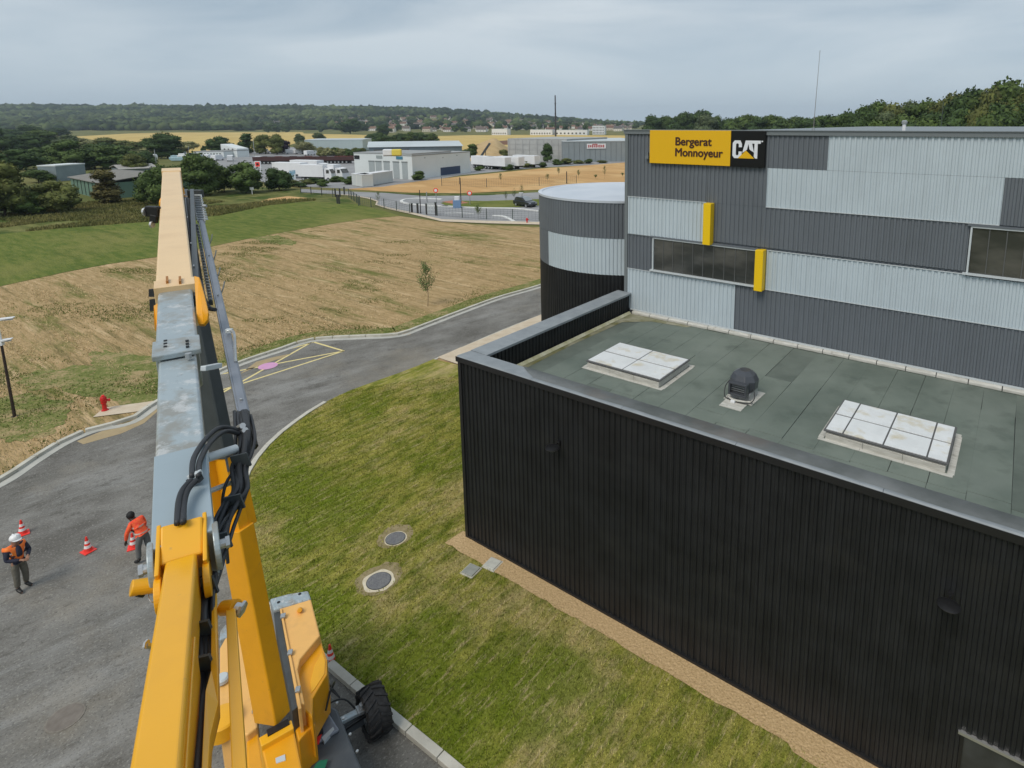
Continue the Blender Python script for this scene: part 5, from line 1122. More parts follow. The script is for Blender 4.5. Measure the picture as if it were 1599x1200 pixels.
for (px, yb, yt, wp, lf) in ((110, 266, 217, 60, 1), (148, 264, 227, 56, 0), (176, 264, 227, 56, 1), (212, 276, 240, 38, 2), (206, 264, 236, 38, 1), (165, 234, 215, 40, 2), (200, 236, 217, 40, 2), (234, 238, 213, 40, 1),
    (-30, 300, 225, 90, 1), (-70, 340, 240, 90, 0), (30, 238, 205, 60, 0), (70, 232, 203, 50, 1), (-10, 242, 200, 60, 0), (128, 258, 229, 40, 0), (190, 250, 225, 44, 1), (60, 285, 262, 40, 1), (225, 262, 232, 34, 0), (275, 300, 259, 40, 1), (298, 272, 250, 26, 1),
    (5, 222, 196, 50, 0), (50, 218, 196, 40, 0), (90, 214, 198, 30, 0), (140, 250, 222, 44, 1), (170, 248, 220, 40, 0), (215, 300, 270, 30, 1)):
    ptree(px, yb, yt, wp, lf, 'leafy tree in the wood behind the green shed', 'trees of the left-hand wood')
for k in range(26):
    x = 470+k*4.6; x = 500+k*2.6
    ptree(x, 243+rng.uniform(-1, 2), 232+rng.uniform(-3, 3), 14, rng.choice([1, 2, 5]), 'green bush in front of the long pale warehouse, %s from the left' % ORD[k], 'bushes before the pale warehouse', cat='bush', name='bush')
for k in range(20):
    ptree(582+k*4.9, 226-k*.15+rng.uniform(-2, 1), 209+rng.uniform(-4, 3), 22, rng.choice([0, 0, 1]), 'dark tree in the belt before the village, %s from the left' % ORD[k], 'tree belt before the village')
for k in range(34):
    ptree(300+k*9+rng.uniform(-3.5, 3.5), 205.5+rng.uniform(-.6, .6), 195+rng.uniform(-3, 2), 20, rng.choice([0, 0, 1]), 'dark tree on the far edge of the wheat fields, %s from the left' % ORD[k], 'trees behind the wheat fields')
for k in range(16):
    ptree(455+k*13+rng.uniform(-6, 6), 291+rng.uniform(-3, 4)-k*.9, 282-k*1.0+rng.uniform(-3, 3), 22, rng.choice([1, 2, 0]), 'bush along the edge of the industrial yard, %s from the left' % ORD[k], 'bushes edging the industrial yard', cat='bush', name='bush')
for kk, (px, yb, yt, wp) in enumerate(sorted(((770, 264, 256, 14), (795, 266, 256, 18), (826, 262, 250, 20), (870, 258, 248, 18), (885, 257, 246, 22), (902, 256, 249, 20), (918, 256, 247, 16), (940, 255, 250, 20), (750, 267, 258, 16), (846, 262, 252, 16)))):
    ptree(px, yb, yt, wp, rng.choice([1, 2]), 'bush at the foot of the grey concrete halls, %s from the left' % ORD[kk], 'bushes by the grey halls', cat='bush', name='bush')
LSAP = leafm('leaf_sapling', (.11, .16, .05), (.19, .25, .09))
# young slender trees
def sapling(px, yb, yt, wpx, label, group=None, hz=0, leafs=1.0):
    b = g(px, yb, hz); q = pj(b)[2]; h = hgt(yt, b); wd = wpx*q/F
    t = empty('young_tree', tuple(b), 0, label, 'tree', group)
    mb = MB(); mb.tube([(0, 0, -.05), (.02*h, .01, h*.3), (-.01*h, 0, h*.65), (0, 0, h*.97)], max(.012, .005*h), n=6)
    lv = MB(); r = random.Random(px)
    for i in range(int(20)):
        a = r.uniform(0, 6.28); z0 = h*r.uniform(.28, .85); L_ = wd*.5*(1.15-z0/h)*r.uniform(.8, 1.3)
        e = Vector((math.cos(a)*L_, math.sin(a)*L_, min(z0+L_*1.5, h*1.0))); mb.tube([(0, 0, z0), tuple(Vector((0, 0, z0)).lerp(e, .5)+Vector((0, 0, -.03))), tuple(e)], .008, n=4, sub=2)
        for k in range(int(46*leafs)):
            c = Vector((0, 0, z0)).lerp(e, r.uniform(.25, 1.15))+Vector((r.gauss(0, .07), r.gauss(0, .07), r.gauss(0, .09)))*wd
            u_ = Vector((r.gauss(0, 1), r.gauss(0, 1), r.gauss(0, 1))).normalized(); v_ = u_.cross(Vector((r.gauss(0, 1), r.gauss(0, 1), 1))).normalized(); s_ = max(.035, wd*.04)
            lv.add([c+u_*s_, c+v_*s_*.6, c-u_*s_, c-v_*s_*.6], [(0, 1, 2, 3)])
    mb.build('trunk', M['bark'], t); lv.build('crown', LSAP, t); return t
sapling(668, 479, 407, 30, 'young slender tree standing alone in the hay field beside the road')
sapling(747, 344, 318, 13, 'young tree by the fence in front of the roundabout road', leafs=.9)
for i, (px, yb, yt) in enumerate(((591, 322, 298), (790, 318, 298), (803, 316, 293), (815, 314, 286))): sapling(px, yb, yt, 9, 'sparse sapling planted beside the roundabout road', 'saplings by the roundabout', leafs=.4)
for px, yb, yt in ((782, 287, 270), (855, 285, 272), (872, 276, 262), (903, 281, 265), (930, 280, 274), (944, 280, 258), (972, 277, 271)): sapling(px, yb, yt, 7, 'thin sapling in a row along the stubble field', 'saplings along the stubble field', leafs=.7)

# right-hand wood behind the hall
k = 0
ORD = ['first', 'second', 'third', 'fourth', 'fifth', 'sixth', 'seventh', 'eighth', 'ninth', 'tenth', 'eleventh', 'twelfth', 'thirteenth', 'fourteenth', 'fifteenth', 'sixteenth', 'seventeenth', 'eighteenth', 'nineteenth', 'twentieth', 'twenty-first', 'twenty-second', 'twenty-third', 'twenty-fourth', 'twenty-fifth', 'twenty-sixth', 'twenty-seventh', 'twenty-eighth', 'twenty-ninth', 'thirtieth', 'thirty-first', 'thirty-second', 'thirty-third', 'thirty-fourth', 'thirty-fifth', 'thirty-sixth']
LN = ['dark', 'green', 'olive', 'grey-green', 'purple', 'pale', 'rust-tinged']
def rtree(x, y, h, wd, leaf):
    global k
    row, n_ = RK[k]
    tree(x, y, terr(x, y)-.3, h, wd, leaf, '%s tree, %s from left, %s of the wood behind the hall' % (LN[leaf], ORD[n_], row), 'trees of the right-hand wood'); k += 1
RW = [(1345, 160, 34, 210, 1), (1372, 158, 40, 205, 1), (1400, 157, 44, 200, 2), (1425, 158, 40, 215, 3), (1448, 152, 50, 200, 1), (1478, 150, 46, 195, 2), (1505, 143, 50, 190, 0), (1530, 138, 54, 190, 1), (1555, 136, 50, 185, 2), (1580, 130, 60, 185, 1), (1608, 134, 60, 180, 2), (1640, 126, 60, 180, 1),
    (1330, 176, 36, 190, 0), (1360, 172, 40, 180, 0), (1390, 170, 40, 178, 3), (1420, 172, 44, 172, 1), (1455, 166, 50, 170, 0), (1490, 162, 54, 165, 0), (1525, 156, 44, 150, 2), (1555, 160, 50, 160, 0), (1590, 158, 60, 160, 1), (1625, 155, 60, 160, 0), (1545, 168, 50, 140, 1),
    (1290, 180, 40, 260, 0), (1312, 179, 34, 255, 1), (1268, 182, 34, 300, 0), (1340, 185, 40, 170, 0), (1370, 186, 40, 165, 1), (1410, 186, 50, 160, 0), (1450, 184, 50, 155, 1), (1490, 182, 60, 150, 0), (1530, 182, 60, 150, 1), (1575, 178, 60, 145, 0), (1610, 176, 60, 145, 1), (1660, 150, 80, 170, 0), (1700, 140, 90, 175, 1)]
RW = sorted(RW[:12])+sorted(RW[12:23])+sorted(RW[23:]); RK = [('rear row', i) for i in range(12)]+[('middle row', i) for i in range(11)]+[('front row', i) for i in range(len(RW)-23)]
for px, yt, wp, d, lf in RW:
    a = ray(px, 192); a = a/np.linalg.norm(a[:2]); x, y = a[0]*d, a[1]*d
    q = pj((x, y, 12))[2]; z0 = terr(x, y)-.3; top = 13.27+q*(192.6-yt)/F*1.0
    rtree(x, y, max(top-z0, 5), 1.55*wp*q/F, lf)
kk = 0
for px, yt, wp, d, lf in [(1020, 181, 22, 420, 0), (1037, 178, 24, 430, 1), (1055, 177, 22, 410, 0), (1072, 175, 26, 400, 0), (1090, 174, 34, 390, 0), (1105, 180, 26, 360, 3), (1122, 177, 16, 370, 1), (1138, 181, 28, 360, 0), (1155, 180, 30, 350, 1), (1172, 179, 30, 350, 1), (1190, 181, 30, 340, 0), (1208, 180, 32, 340, 1), (1226, 183, 30, 330, 0), (1245, 184, 30, 320, 1), (1262, 184, 26, 320, 0), (1284, 182, 30, 300, 1), (1306, 180, 34, 290, 0)]:
    a = ray(px, 192); a = a/np.linalg.norm(a[:2]); x, y = a[0]*d, a[1]*d; q = pj((x, y, 12))[2]; z0 = terr(x, y)-.3; top = 13.27+q*(192.6-yt)/F
    tree(x, y, z0, max(top-z0, 5), 1.7*wp*q/F, lf, 'distant tree whose %s crown shows above the tall roof, %s in its row' % (LN[lf], ORD[kk]), 'distant trees above the roof'); kk += 1
# far wooded hillside: one mass of crowns
def blobs(name, pts, mt, seed, V0=IV1, F0=IF1):
    r = np.random.RandomState(seed); n = len(pts); nv = len(V0)
    rad = pts[:, 3]; Vv = V0[None]*np.array([1, 1, .8])*(1+.28*r.normal(size=(n, nv, 1)))*rad[:, None, None]+pts[:, None, :3]
    Fc = (F0[None]+(np.arange(n)*nv)[:, None, None]).reshape(-1, 3)
    o = np_obj(name, Vv.reshape(-1, 3), Fc, mt); tag(o, kind='stuff'); return o
N_ = 17000
Yb = nr.uniform(1120, 2170, N_)**1.0; pxb = nr.uniform(-500, 1100, N_); Xb = (pxb-CX)/F*Yb
dens = np.where((pxb > 400) & (Yb < np.where(pxb > 560, 1740, 1560)), .10, 1.)*np.where(pxb > 740, .8, 1); keep = nr.rand(N_) < dens
Xb, Yb = Xb[keep], Yb[keep]; Zb = hill(Xb, Yb); rb_ = nr.uniform(6, 11, len(Xb))
ok = Zb > 1.5; Xb, Yb, Zb, rb_ = Xb[ok], Yb[ok], Zb[ok], rb_[ok]
farleaf = mat('far_foliage', (.018, .032, .012), .85, spec=.1, col2=(.085, .11, .038), vscale=.008, vdet=8, space='World', thr=(.44, .58), island=.55)
o = blobs('wooded_hillside', np.c_[Xb, Yb, Zb+rb_*.55, rb_], farleaf, 3); o.data.shade_smooth() if hasattr(o.data, 'shade_smooth') else None
tag(o, 'dense green forest covering the long far ridge', 'forest')
print('trees done')

# ------------------------------------------------------------------ industrial estate
def bldg(name, quad_px, h, label, wall, roof, cat='building', over=.25, rise=0, z0=0):
    """box hall from the two front base corners (px) and a depth in metres to the rear"""
    (xa, ya), (xb, yb), dep = quad_px
    a = g(xa, ya, z0); b = g(xb, yb, z0); d = b-a; L_ = float(np.linalg.norm(d[:2])); rz = math.atan2(d[1], d[0])
    t = empty(name, tuple(a), rz, label, cat)
    MB().box(0, L_, 0, dep, -.3, h).build('wall', wall, t)
    if rise: MB().extr([(-over, h), (dep/2, h+rise), (dep+over, h), (dep+over, h+.12), (dep/2, h+rise+.14), (-over, h+.12)], 'x', -over, L_+over).build('roof', roof, t)
    else: MB().box(-over*.3, L_+over*.3, -over*.3, dep+over*.3, h+.002, h+.25).box(.3, L_-.3, .3, dep-.3, h+.251, h+.26).build('roof', roof, t)
    return t, L_
wm = mat('hall_white', (.68, .72, .72), .6, var=.03, vscale=.3); rm = mat('hall_roof_grey', (.30, .31, .31), .7, var=.1, vscale=.1)
gm = mat('hall_grey', (.16, .20, .22), .55, var=.05, vscale=.2); wr = mat('hall_pale_roof', (.50, .55, .57), .5, var=.06, vscale=.1)
mul_ = mat('sign_blue', (.05, .2, .3), .5)
# white workshop
wk, L_ = bldg('white_workshop', ((555, 277), (645, 281), 15), 6.0, 'white flat-roofed workshop with roller doors and water tanks on its roof', wm, rm)
ya = hgt(246, g(560, 277)); print('workshop h', ya, L_, g(735, 268)-g(645, 281))
def wbox(t, x0, x1, z0, z1, mt, name, y=-.06, d=.05): return MB().box(x0, x1, y, y+d, z0, z1).build(name, mt, t)
dd = mat('roller_door', (.36, .40, .41), .6, var=.05, vscale=2); dg = mat('door_grey_line', (.2, .22, .22), .6)
for k, (a, b) in enumerate(((.26, .36), (.38, .48), (.52, .62), (.68, .78), (.83, .92))):
    o = wbox(wk, a*L_, b*L_, .1, 4.0, dd, 'roller_door'); MB().box(a*L_-.1, b*L_+.1, -.09, -.06, 4.0, 4.3).build('door_head', dg, o)
wbox(wk, .01*L_, .10*L_, 4.6, 5.5, M['black'], 'sign_board', -.1); wbox(wk, .40*L_, .50*L_, 4.9, 5.6, mat('sign_faded', (.3, .34, .34), .6), 'sign_board', -.1); wbox(wk, .74*L_, .85*L_, 4.8, 5.5, mul_, 'sign_board', -.1)
wk2, L2 = bldg('white_workshop_wing', ((645, 281), (735, 270), 16), 5.6, 'plain white flat-roofed wing right of the workshop doors', wm, rm)
wbox(wk2, .45*L2, .80*L2, .2, 2.2, mat('blue_opening', (.02, .05, .12), .4), 'opening')
for k, (a, z) in enumerate(((.2, 5.0), (.5, 4.7), (.75, 5.0))): MB().cyl((a*L2, -.05, z), (a*L2, .0, z), .12, n=10).build('vent', M['black'], wk2)
for lb, cm, x in (('white water tank on the workshop roof', M['white'], 606), ('yellow water tank on the workshop roof', mat('tank_yellow', (.75, .62, .10), .5), 620)):
    b = g(x, 244, 6.2); t = empty('roof_tank', tuple(b), .2, lb, 'tank'); MB().box(-1., 1., -.9, .9, .1, 1.5).build('body', cm, t, bevel=.2); MB().box(-.9, .9, -.8, .8, 0, .1).build('pallet', M['bark'], t)
# grey warehouse behind
gw, Lg = bldg('grey_warehouse', ((577, 250), (722, 247), 30), 4.6, 'long grey warehouse with pale roof behind the white workshop', gm, wr, over=.5, rise=1.6)
for k in range(1, 12): MB().box(Lg*k/12-.05, Lg*k/12+.05, -.09, -.0, .2, 4.5).build('wall_post', M['trimg'], gw)
wbox(gw, .05*Lg, .42*Lg, .3, 3.8, mat('open_bays', (.12, .12, .11), .8), 'open_bay', -.05)
pw, Lp = bldg('pale_warehouse', ((477, 238), (567, 237), 26), 5.6, 'long pale windowless warehouse among bushes', mat('pale_wall', (.42, .50, .50), .6), wr)
for k in range(1, 5): MB().box(Lp*k/5-.06, Lp*k/5+.06, -.08, .0, .2, 5.5).build('wall_post', M['triml'], pw)
# grey concrete halls
cw = mat('precast_concrete', (.34, .345, .34), .8, col2=(.42, .425, .41), vscale=.4)
ch2, Lc = bldg('concrete_hall', ((795, 250), (885, 253), 30), 7.6, 'unfinished pale concrete hall of large wall panels', cw, cw)
nx_, nz_ = 8, 4
for i in range(nx_):
    for j in range(nz_): MB().box(Lc*i/nx_+.06, Lc*(i+1)/nx_-.06, -.14, .0, 1.9*j+.04, 1.9*(j+1)-.04).build('panel', cw, ch2)
for k in range(0, nx_+1, 2): MB().box(Lc*k/nx_-.25, Lc*k/nx_+.25, -.3, -.141, 0, 7.7).build('column', M['irono'] if 0 else cw, ch2)
bh, Lb = bldg('grey_hall', ((880, 254), (1010, 252), 40), 7.0, 'grey metal hall with a red-lettered sign', mat('metal_hall', (.25, .285, .30), .55, var=.04, vscale=.3), wr, over=.4)
for k in range(1, 16): MB().box(Lb*k/16-.05, Lb*k/16+.05, -.07, .0, .2, 6.8).build('wall_seam', M['trimg'], bh)
rs = mat('sign_red', (.45, .05, .06), .5)
o = wbox(bh, .275*Lb, .50*Lb, 4.6, 6.3, M['white'], 'sign_board', -.2, .1)
for k in range(9): MB().box(.29*Lb+k*.022*Lb, .29*Lb+k*.022*Lb+.013*Lb, -.26, -.2, 5.0+.1*(k % 2), 5.8+.1*((k+1) % 2)).build('letter', rs, o)
MB().box(.34*Lb, .40*Lb, -.26, -.2, 5.95, 6.2).build('letter', rs, o)
# shop with raised roof, sheds, left
sh, Ls = bldg('white_shop', ((303, 247), (350, 247), 7), 2.4, 'low white shop building left of its raised roof', wm, rm)
s2, L3 = bldg('white_shop_hall', ((346, 245), (371, 246), 5), 2.6, 'white building with a sloping raised roof beyond the tree row', wm, rm)
MB().extr([(0, 2.9), (L3, 2.9), (L3, 3.5), (0, 5.2)], 'y', .1, 4.9).build('sloping_parapet', wm, s2)
for k in range(3): wbox(s2, L3*(.2+.25*k), L3*(.28+.25*k), 3.0, 3.4, M['black'], 'window')
for k in range(9): wbox(sh, Ls*(.05+.1*k), Ls*(.11+.1*k), .3, 1.9, dg, 'window')
gs, Lgs = bldg('green_shed', ((113, 300), (160, 312), 15), 2.9, 'green metal shed with a grey ribbed roof among the left trees', mat('shed_green', (.13, .22, .17), .6, var=.08, vscale=.6), mat('fibre_roof', (.20, .19, .17), .8, var=.15, vscale=1.2), over=.4, rise=1.0)
for k in range(1, 8): MB().box(Lgs*k/8-.06, Lgs*k/8+.06, -.09, .0, .1, 2.8).build('wall_post', M['postg'], gs)
g2, Lg2 = bldg('grey_roofed_shed', ((186, 303), (238, 306), 14), 2.2, 'low shed with grey roof left of the boom end', mat('shed_green2', (.12, .18, .15), .6), mat('fibre_roof2', (.26, .25, .23), .8, var=.15, vscale=1.2), over=.4, rise=1.2)
g3, Lg3 = bldg('blue_grey_shed', ((62, 284), (90, 284), 8), 3.6, 'blue-grey shed block at the left end of the green shed', mat('shed_blue', (.22, .27, .29), .7, var=.1, vscale=.5), wm)
g4, Lg4 = bldg('long_grey_shed', ((190, 279), (245, 276), 12), 2.2, 'long low grey-roofed shed right of the green shed', gm, mat('fibre_roof3', (.34, .33, .31), .8, var=.15, vscale=1.2), over=.4, rise=.8)
# sand heap
hp = MB(); r = random.Random(5); c0 = g(765, 246, 0)
def heap(name, px, py, rx, ry, h, mt, label, cat='heap'):
    c = g(px, py); V = []; n = 22; m_ = 9
    for j in range(m_):
        for i in range(n):
            a = 2*math.pi*i/n; t = 1-j/(m_-1); rr = t*(1+.18*noise.noise(Vector((math.cos(a)*1.5, math.sin(a)*1.5, px)))); z = h*(1-t**1.4)*(1+.25*noise.noise(Vector((math.cos(a)*2*t, math.sin(a)*2*t, px+3.)))) if j else -.3
            V.append((rx*rr*math.cos(a), ry*rr*math.sin(a), z))
    mb = MB(); mb.v = V; mb.f = [(j*n+i, j*n+(i+1) % n, (j+1)*n+(i+1) % n, (j+1)*n+i) for j in range(m_-1) for i in range(n)]; mb.f.append(tuple((m_-1)*n+i for i in range(n)))
    o = mb.build(name, mt, None, smooth=True); o.location = c; tag(o, label, cat); return o
sm = mat('yellow_sand', (.52, .38, .20), .95, col2=(.42, .29, .14), vscale=.3, vdet=8)
heap('sand_heap', 768, 240, 11, 22, 6.5, sm, 'tall heap of yellow sand left of the concrete hall'); heap('sand_heap', 762, 250, 9, 9, 3.0, sm, 'low pale spoil heap in front of the tall sand heap')
heap('earth_bank', 855, 226, 46, 10, 4.6, mat('brown_earth', (.16, .09, .06), .95), 'long brown earth bank behind the concrete hall', 'earth bank')
cb_ = empty('conveyor', tuple(g(748, 254)), .2, 'dark conveyor belt rising towards the sand heap', 'conveyor')
b1 = g(748, 254); b2 = np.array(g(766, 254)); zt_ = hgt(224, b2)
MB().beam((0, 0, 1), tuple((b2-b1)+np.array([0, 0, zt_])), 1.2, .6).build('belt', M['boomd'], cb_); cb_.rotation_euler = (0, 0, 0)
MB().beam((0, 0, 0), (0, 0, 1.2), .8, .8, up=(0, 1, 0)).build('foot', M['post'], cb_); MB().beam(tuple((b2-b1)*.6), tuple((b2-b1)*.6+np.array([0, 0, zt_*.6])), .2, .2, up=(0, 1, 0)).build('leg', M['post'], cb_)

# ------------------------------------------------------------------ vehicles
def wheels(t, xs, w_, r, mt=None):
    for x in xs:
        for s_ in (-1, 1):
            o = MB().cyl((x, s_*(w_-.24), r), (x, s_*w_, r), r, n=16).build('wheel', M['rubber'], t, bevel=.03)
            MB().cyl((x, s_*(w_-.05), r), (x, s_*(w_+.012), r), r*.55, n=12).build('rim', M['galv'], o)
def at_px(px, py, px2, py2): a = g(px, py); b = g(px2, py2); d = b-a; return a, math.atan2(d[1], d[0])
def lorry(px, py, rz, label, L_=8., box=M['white'], group='parked lorries', artic=False):
    t = empty('lorry', tuple(g(px, py)), rz, label, 'lorry', group)
    MB().box(-L_, -.25, -1.25, 1.25, 1.05, 3.9).build('cargo_box', box, t, bevel=.05)
    MB().box(-L_+.2, 1.8, -.5, .5, .65, 1.0).build('chassis', M['black'], t)
    MB().extr([(.0, .6), (0, 3.1), (.35, 3.2), (1.35, 3.0), (1.95, 1.9), (2.05, .5)], 'y', -1.2, 1.2).build('cab', M['white'], t, bevel=.06)
    MB().extr([(1.42, 2.9), (1.96, 1.95), (1.99, 1.97), (1.46, 2.93)], 'y', -1.1, 1.1).build('windscreen', M['glass'], t)
    for s_ in (-1, 1):
        MB().box(.55, 1.35, s_*1.2-.012, s_*1.2+.012, 1.95, 2.75).build('side_window', M['glass'], t)
        MB().box(2.0, 2.07, s_*.95-.15, s_*.95+.15, .75, .95).build('headlight', M['silver'], t)
    MB().box(1.98, 2.08, -1.15, 1.15, .45, .68).build('bumper', M['liftgrey'], t)
    wheels(t, (1.0, -L_+1.4, -L_+2.7), 1.22, .5); return t
base_rz = math.atan2(*( (g(540, 283)-g(470, 276))[[1, 0]] ))
lor = [(478, 279, 9, 'white coach-like lorry nearest the dark bush, leftmost of the parked lorries'), (503, 274, 9, 'white lorry parked farthest back in the row of lorries'), (513, 283.5, 7.5, 'white lorry in front, its cab left of the rightmost one'), (530, 283, 5.5, 'white lorry at the right end of the parked lorries, cab forward')]
for px, py, L_, lb in lor: lorry(px, py, -.30, lb, L_)
def trailer(px, py, rz, L_, cm, tm, label, group, h=3.6, cat='trailer'):
    t = empty('trailer', tuple(g(px, py)), rz, label, cat, group)
    MB().box(-L_/2, L_/2, -1.25, 1.25, 1.1, h).build('body', cm, t, bevel=.04); MB().box(-L_/2+.02, L_/2-.02, -1.22, 1.22, h+.003, h+.05).build('roof', tm, t)
    MB().box(-L_/2, L_/2, -.5, .5, .8, 1.1).build('chassis', M['black'], t); wheels(t, (-L_/2+1.2, -L_/2+2.5, -L_/2+3.8), 1.22, .5); MB().box(L_/2-2, L_/2-1.8, -.9, .9, 0, 1.1).build('landing_gear', M['black'], t); return t
rz2 = math.atan2(*((g(800, 266)-g(750, 260))[[1, 0]]))
for i, (px, py, lb) in enumerate(((757, 263, 'white trailer with a dark blue front, leftmost beside the workshop wing'), (776, 265, 'white trailer second from the workshop wing'), (797, 264, 'white trailer parked in the middle of the row by the stubble field'), (822, 261.5, 'white trailer at the right end of the row by the stubble field'))):
    trailer(px, py, rz2+.25, 9.5, M['white'], M['white'], lb, 'white trailers by the stubble field')
b = g(752, 262.5); o = empty('container', tuple(b), rz2, 'dark blue container end beside the white trailers', 'container'); MB().box(-2, 1, -1.2, 1.2, .0, 3.4).build('body', mat('navy_paint', (.01, .015, .06), .4), o, bevel=.03); MB().box(-2.02, -2, -1.1, 1.1, .1, 3.3).build('door', M['white'], o)
dr = mat('dark_red_body', (.06, .022, .02), .6); rd2 = mat('red_sheet', (.4, .05, .04), .6)
for i in range(12):
    px = 420+i*11.5
    t = trailer(px, 256.5-.1*i, .12, 9.2, dr, [M['whitel'], dr, M['whitel'], rd2][i % 4], 'low dark red flatbed trailer, %s from the left in the long row' % ORD[i], 'dark red trailers in the long row', h=2.5)
for i, (px, py) in enumerate(((412, 240), (432, 239.5), (455, 241), (468, 241), (484, 243), (340, 251), (325, 250), (360, 252), (376, 243))):
    t = empty('parked_van', tuple(g(px, py)), .3*i, 'white van parked in the yard behind the tree row', 'van', 'white vans in the far yard')
    MB().extr([(-2.4, .4), (-2.4, 2.1), (1.3, 2.15), (1.9, 1.3), (2.5, 1.1), (2.5, .4)], 'y', -.95, .95).build('body', M['white'], t, bevel=.08)
    MB().extr([(1.36, 2.08), (1.88, 1.36), (1.92, 1.38), (1.42, 2.12)], 'y', -.85, .85).build('windscreen', M['glass'], t); wheels(t, (-1.6, 1.6), .96, .34)
for i, (px, py) in enumerate(((70, 258), (97, 257), (111, 257.5), (150, 257), (162, 260), (172, 258), (182, 261), (234, 252))):
    t = empty('caravan', tuple(g(px, py)), .5*i, 'small white caravan parked under the left-hand trees', 'caravan', 'white caravans under the trees')
    MB().extr([(-2.2, .5), (-2.4, 1.6), (-2.1, 2.5), (1.9, 2.5), (2.3, 1.5), (2.2, .5)], 'y', -1.05, 1.05).build('body', M['white'], t, bevel=.1)
    for s_ in (-1, 1): MB().box(-1.2, .9, s_*1.05-.02, s_*1.05+.02, 1.3, 1.9).build('window', M['glass'], t)
    wheels(t, (0,), 1.0, .33)
tb_ = mat('pale_blue_sheet', (.35, .50, .58), .5, var=.1, vscale=2)
for i, (px, py, lb) in enumerate(((286, 246, 'stack of pale blue boats under the far dark tree, rear one'), (291, 249, 'stack of pale blue boats behind the tree row, middle one'), (290, 252, 'pale blue boats behind the tree row, nearest the boom'))):
    t = empty('covered_boat', tuple(g(px, py)), .2, lb, 'boat'); MB().extr([(-5, .8), (-4.2, .2), (4, .2), (5.4, 1.4), (5.2, 1.6), (-5, 1.5)], 'y', -1.1, 1.1).build('hull', tb_, t, bevel=.2); MB().box(-2.4, .8, -.8, .8, 1.52, 2.2).build('cabin', M['white'], t, bevel=.2)
# car on the island road
cr_, rzc = at_px(812, 322, 842, 324.5)
def car(px, py, rz, label, cm):
    t = empty('parked_car', tuple(g(px, py)), rz, label, 'car')
    MB().extr([(-2.05, .35), (-2.1, .85), (-1.95, 1.0), (1.0, 1.02), (1.95, .88), (2.1, .6), (2.08, .35)], 'y', -.88, .88).build('body', cm, t, bevel=.08)
    MB().extr([(-1.85, 1.0), (-1.55, 1.52), (-1.2, 1.6), (.2, 1.58), (1.05, 1.02)], 'y', -.76, .76).build('cabin', cm, t, bevel=.06)
    for s_ in (-1, 1):
        MB().extr([(-1.6, 1.06), (-1.4, 1.42), (-.6, 1.46), (-.6, 1.06)], 'y', s_*.765-.01, s_*.765+.01).build('side_window', M['glass'], t); MB().extr([(-.5, 1.06), (-.5, 1.46), (.15, 1.44), (.75, 1.06)], 'y', s_*.765-.01, s_*.765+.01).build('side_window', M['glass'], t)
        MB().box(2.0, 2.1, s_*.62-.18, s_*.62+.18, .65, .8).build('headlight', M['silver'], t, bevel=.03); MB().box(-2.11, -2.02, s_*.66-.12, s_*.66+.12, .75, .95).build('rear_light', M['red'], t)
    MB().extr([(.26, 1.56), (1.02, 1.05), (1.06, 1.07), (.30, 1.60)], 'y', -.66, .66).build('windscreen', mat('screen_pale', (.25, .28, .30), .15, spec=.8), t)
    wheels(t, (-1.3, 1.3), .89, .34); return t
car(820, 323, rzc-.25, 'black car waiting on the road left of the round tower', mat('car_black', (.015, .018, .025), .2, spec=.7, coat=.5))

# ------------------------------------------------------------------ roadside furniture
def signpost(px, yb, yt, disc, label, cat='road sign', r=.40):
    b = g(px, yb); h = hgt(yt, b); q = pj(b)[2]; t = empty('road_sign', tuple(b), 0, label, cat)
    MB().cyl((0, 0, 0), (0, 0, h), .06, n=8).build('pole', M['galv'], t)
    o = MB().cyl((0, -.03, h-r), (0, -.07, h-r), r, n=24).build('sign_face', disc, t); MB().cyl((0, -.071, h-r), (0, -.085, h-r), r*.62, n=24).build('sign_centre', M['white'], o)
    return t
signpost(681.5, 318, 294, M['red'], 'round red and white sign at the left of the traffic island'); signpost(734, 321, 298, M['red'], 'round red and white sign in the middle of the traffic island')
def pole(px, yb, yt, r, mt, label, name='lamp_post', cat='post', head=None):
    b = g(px, yb); h = hgt(yt, b); t = empty(name, tuple(b), 0, label, cat); MB().cyl((0, 0, 0), (0, 0, h), r, r*.8, n=8).build('pole', mt, t); MB().cyl((0, 0, 0), (0, 0, .12), r*2, n=8).build('base', mt, t)
    if head: head(t, h)
    return t
for (px, yb, yt, lb) in ((657, 334, 297, 'dark post behind the gate pillars'), (720, 318, 278, 'dark mast on the traffic island')): pole(px, yb, yt, .08, M['post'], lb)
pole(667, 320, 300, .10, M['galv'], 'pale post left of the round sign'); pole(815.5, 322, 302, .07, M['galv'], 'pale lamp post beside the black car', head=lambda t, h: MB().box(-.5, .2, -.1, .1, h, h+.1).build('lamp_head', M['white'], t))
pole(718, 288, 277, .08, M['post'], 'short dark post at the foot of the stubble field'); pole(885, 287, 268, .12, M['post'], 'dark post by the sapling row')
def bmast():
    d = 620.; a = ray(867.5, 192); a = a/a[1]*d; x, y = a[0], d; q = pj((x, y, 13))[2]; top = 13.27+q*(192.6-150)/F
    t = empty('tall_mast', (x, y, 0), 0, 'tall dark mast rising above the far village', 'mast')
    MB().cyl((0, 0, 0), (0, 0, top), .85, .6, n=10).build('shaft', mat('mast_dark', (.035, .03, .035), .6), t)
    for z in (.3, .55, .8): MB().cyl((0, 0, top*z), (0, 0, top*z+.5), 1.0, n=10).build('collar', M['post'], t)
bmast()
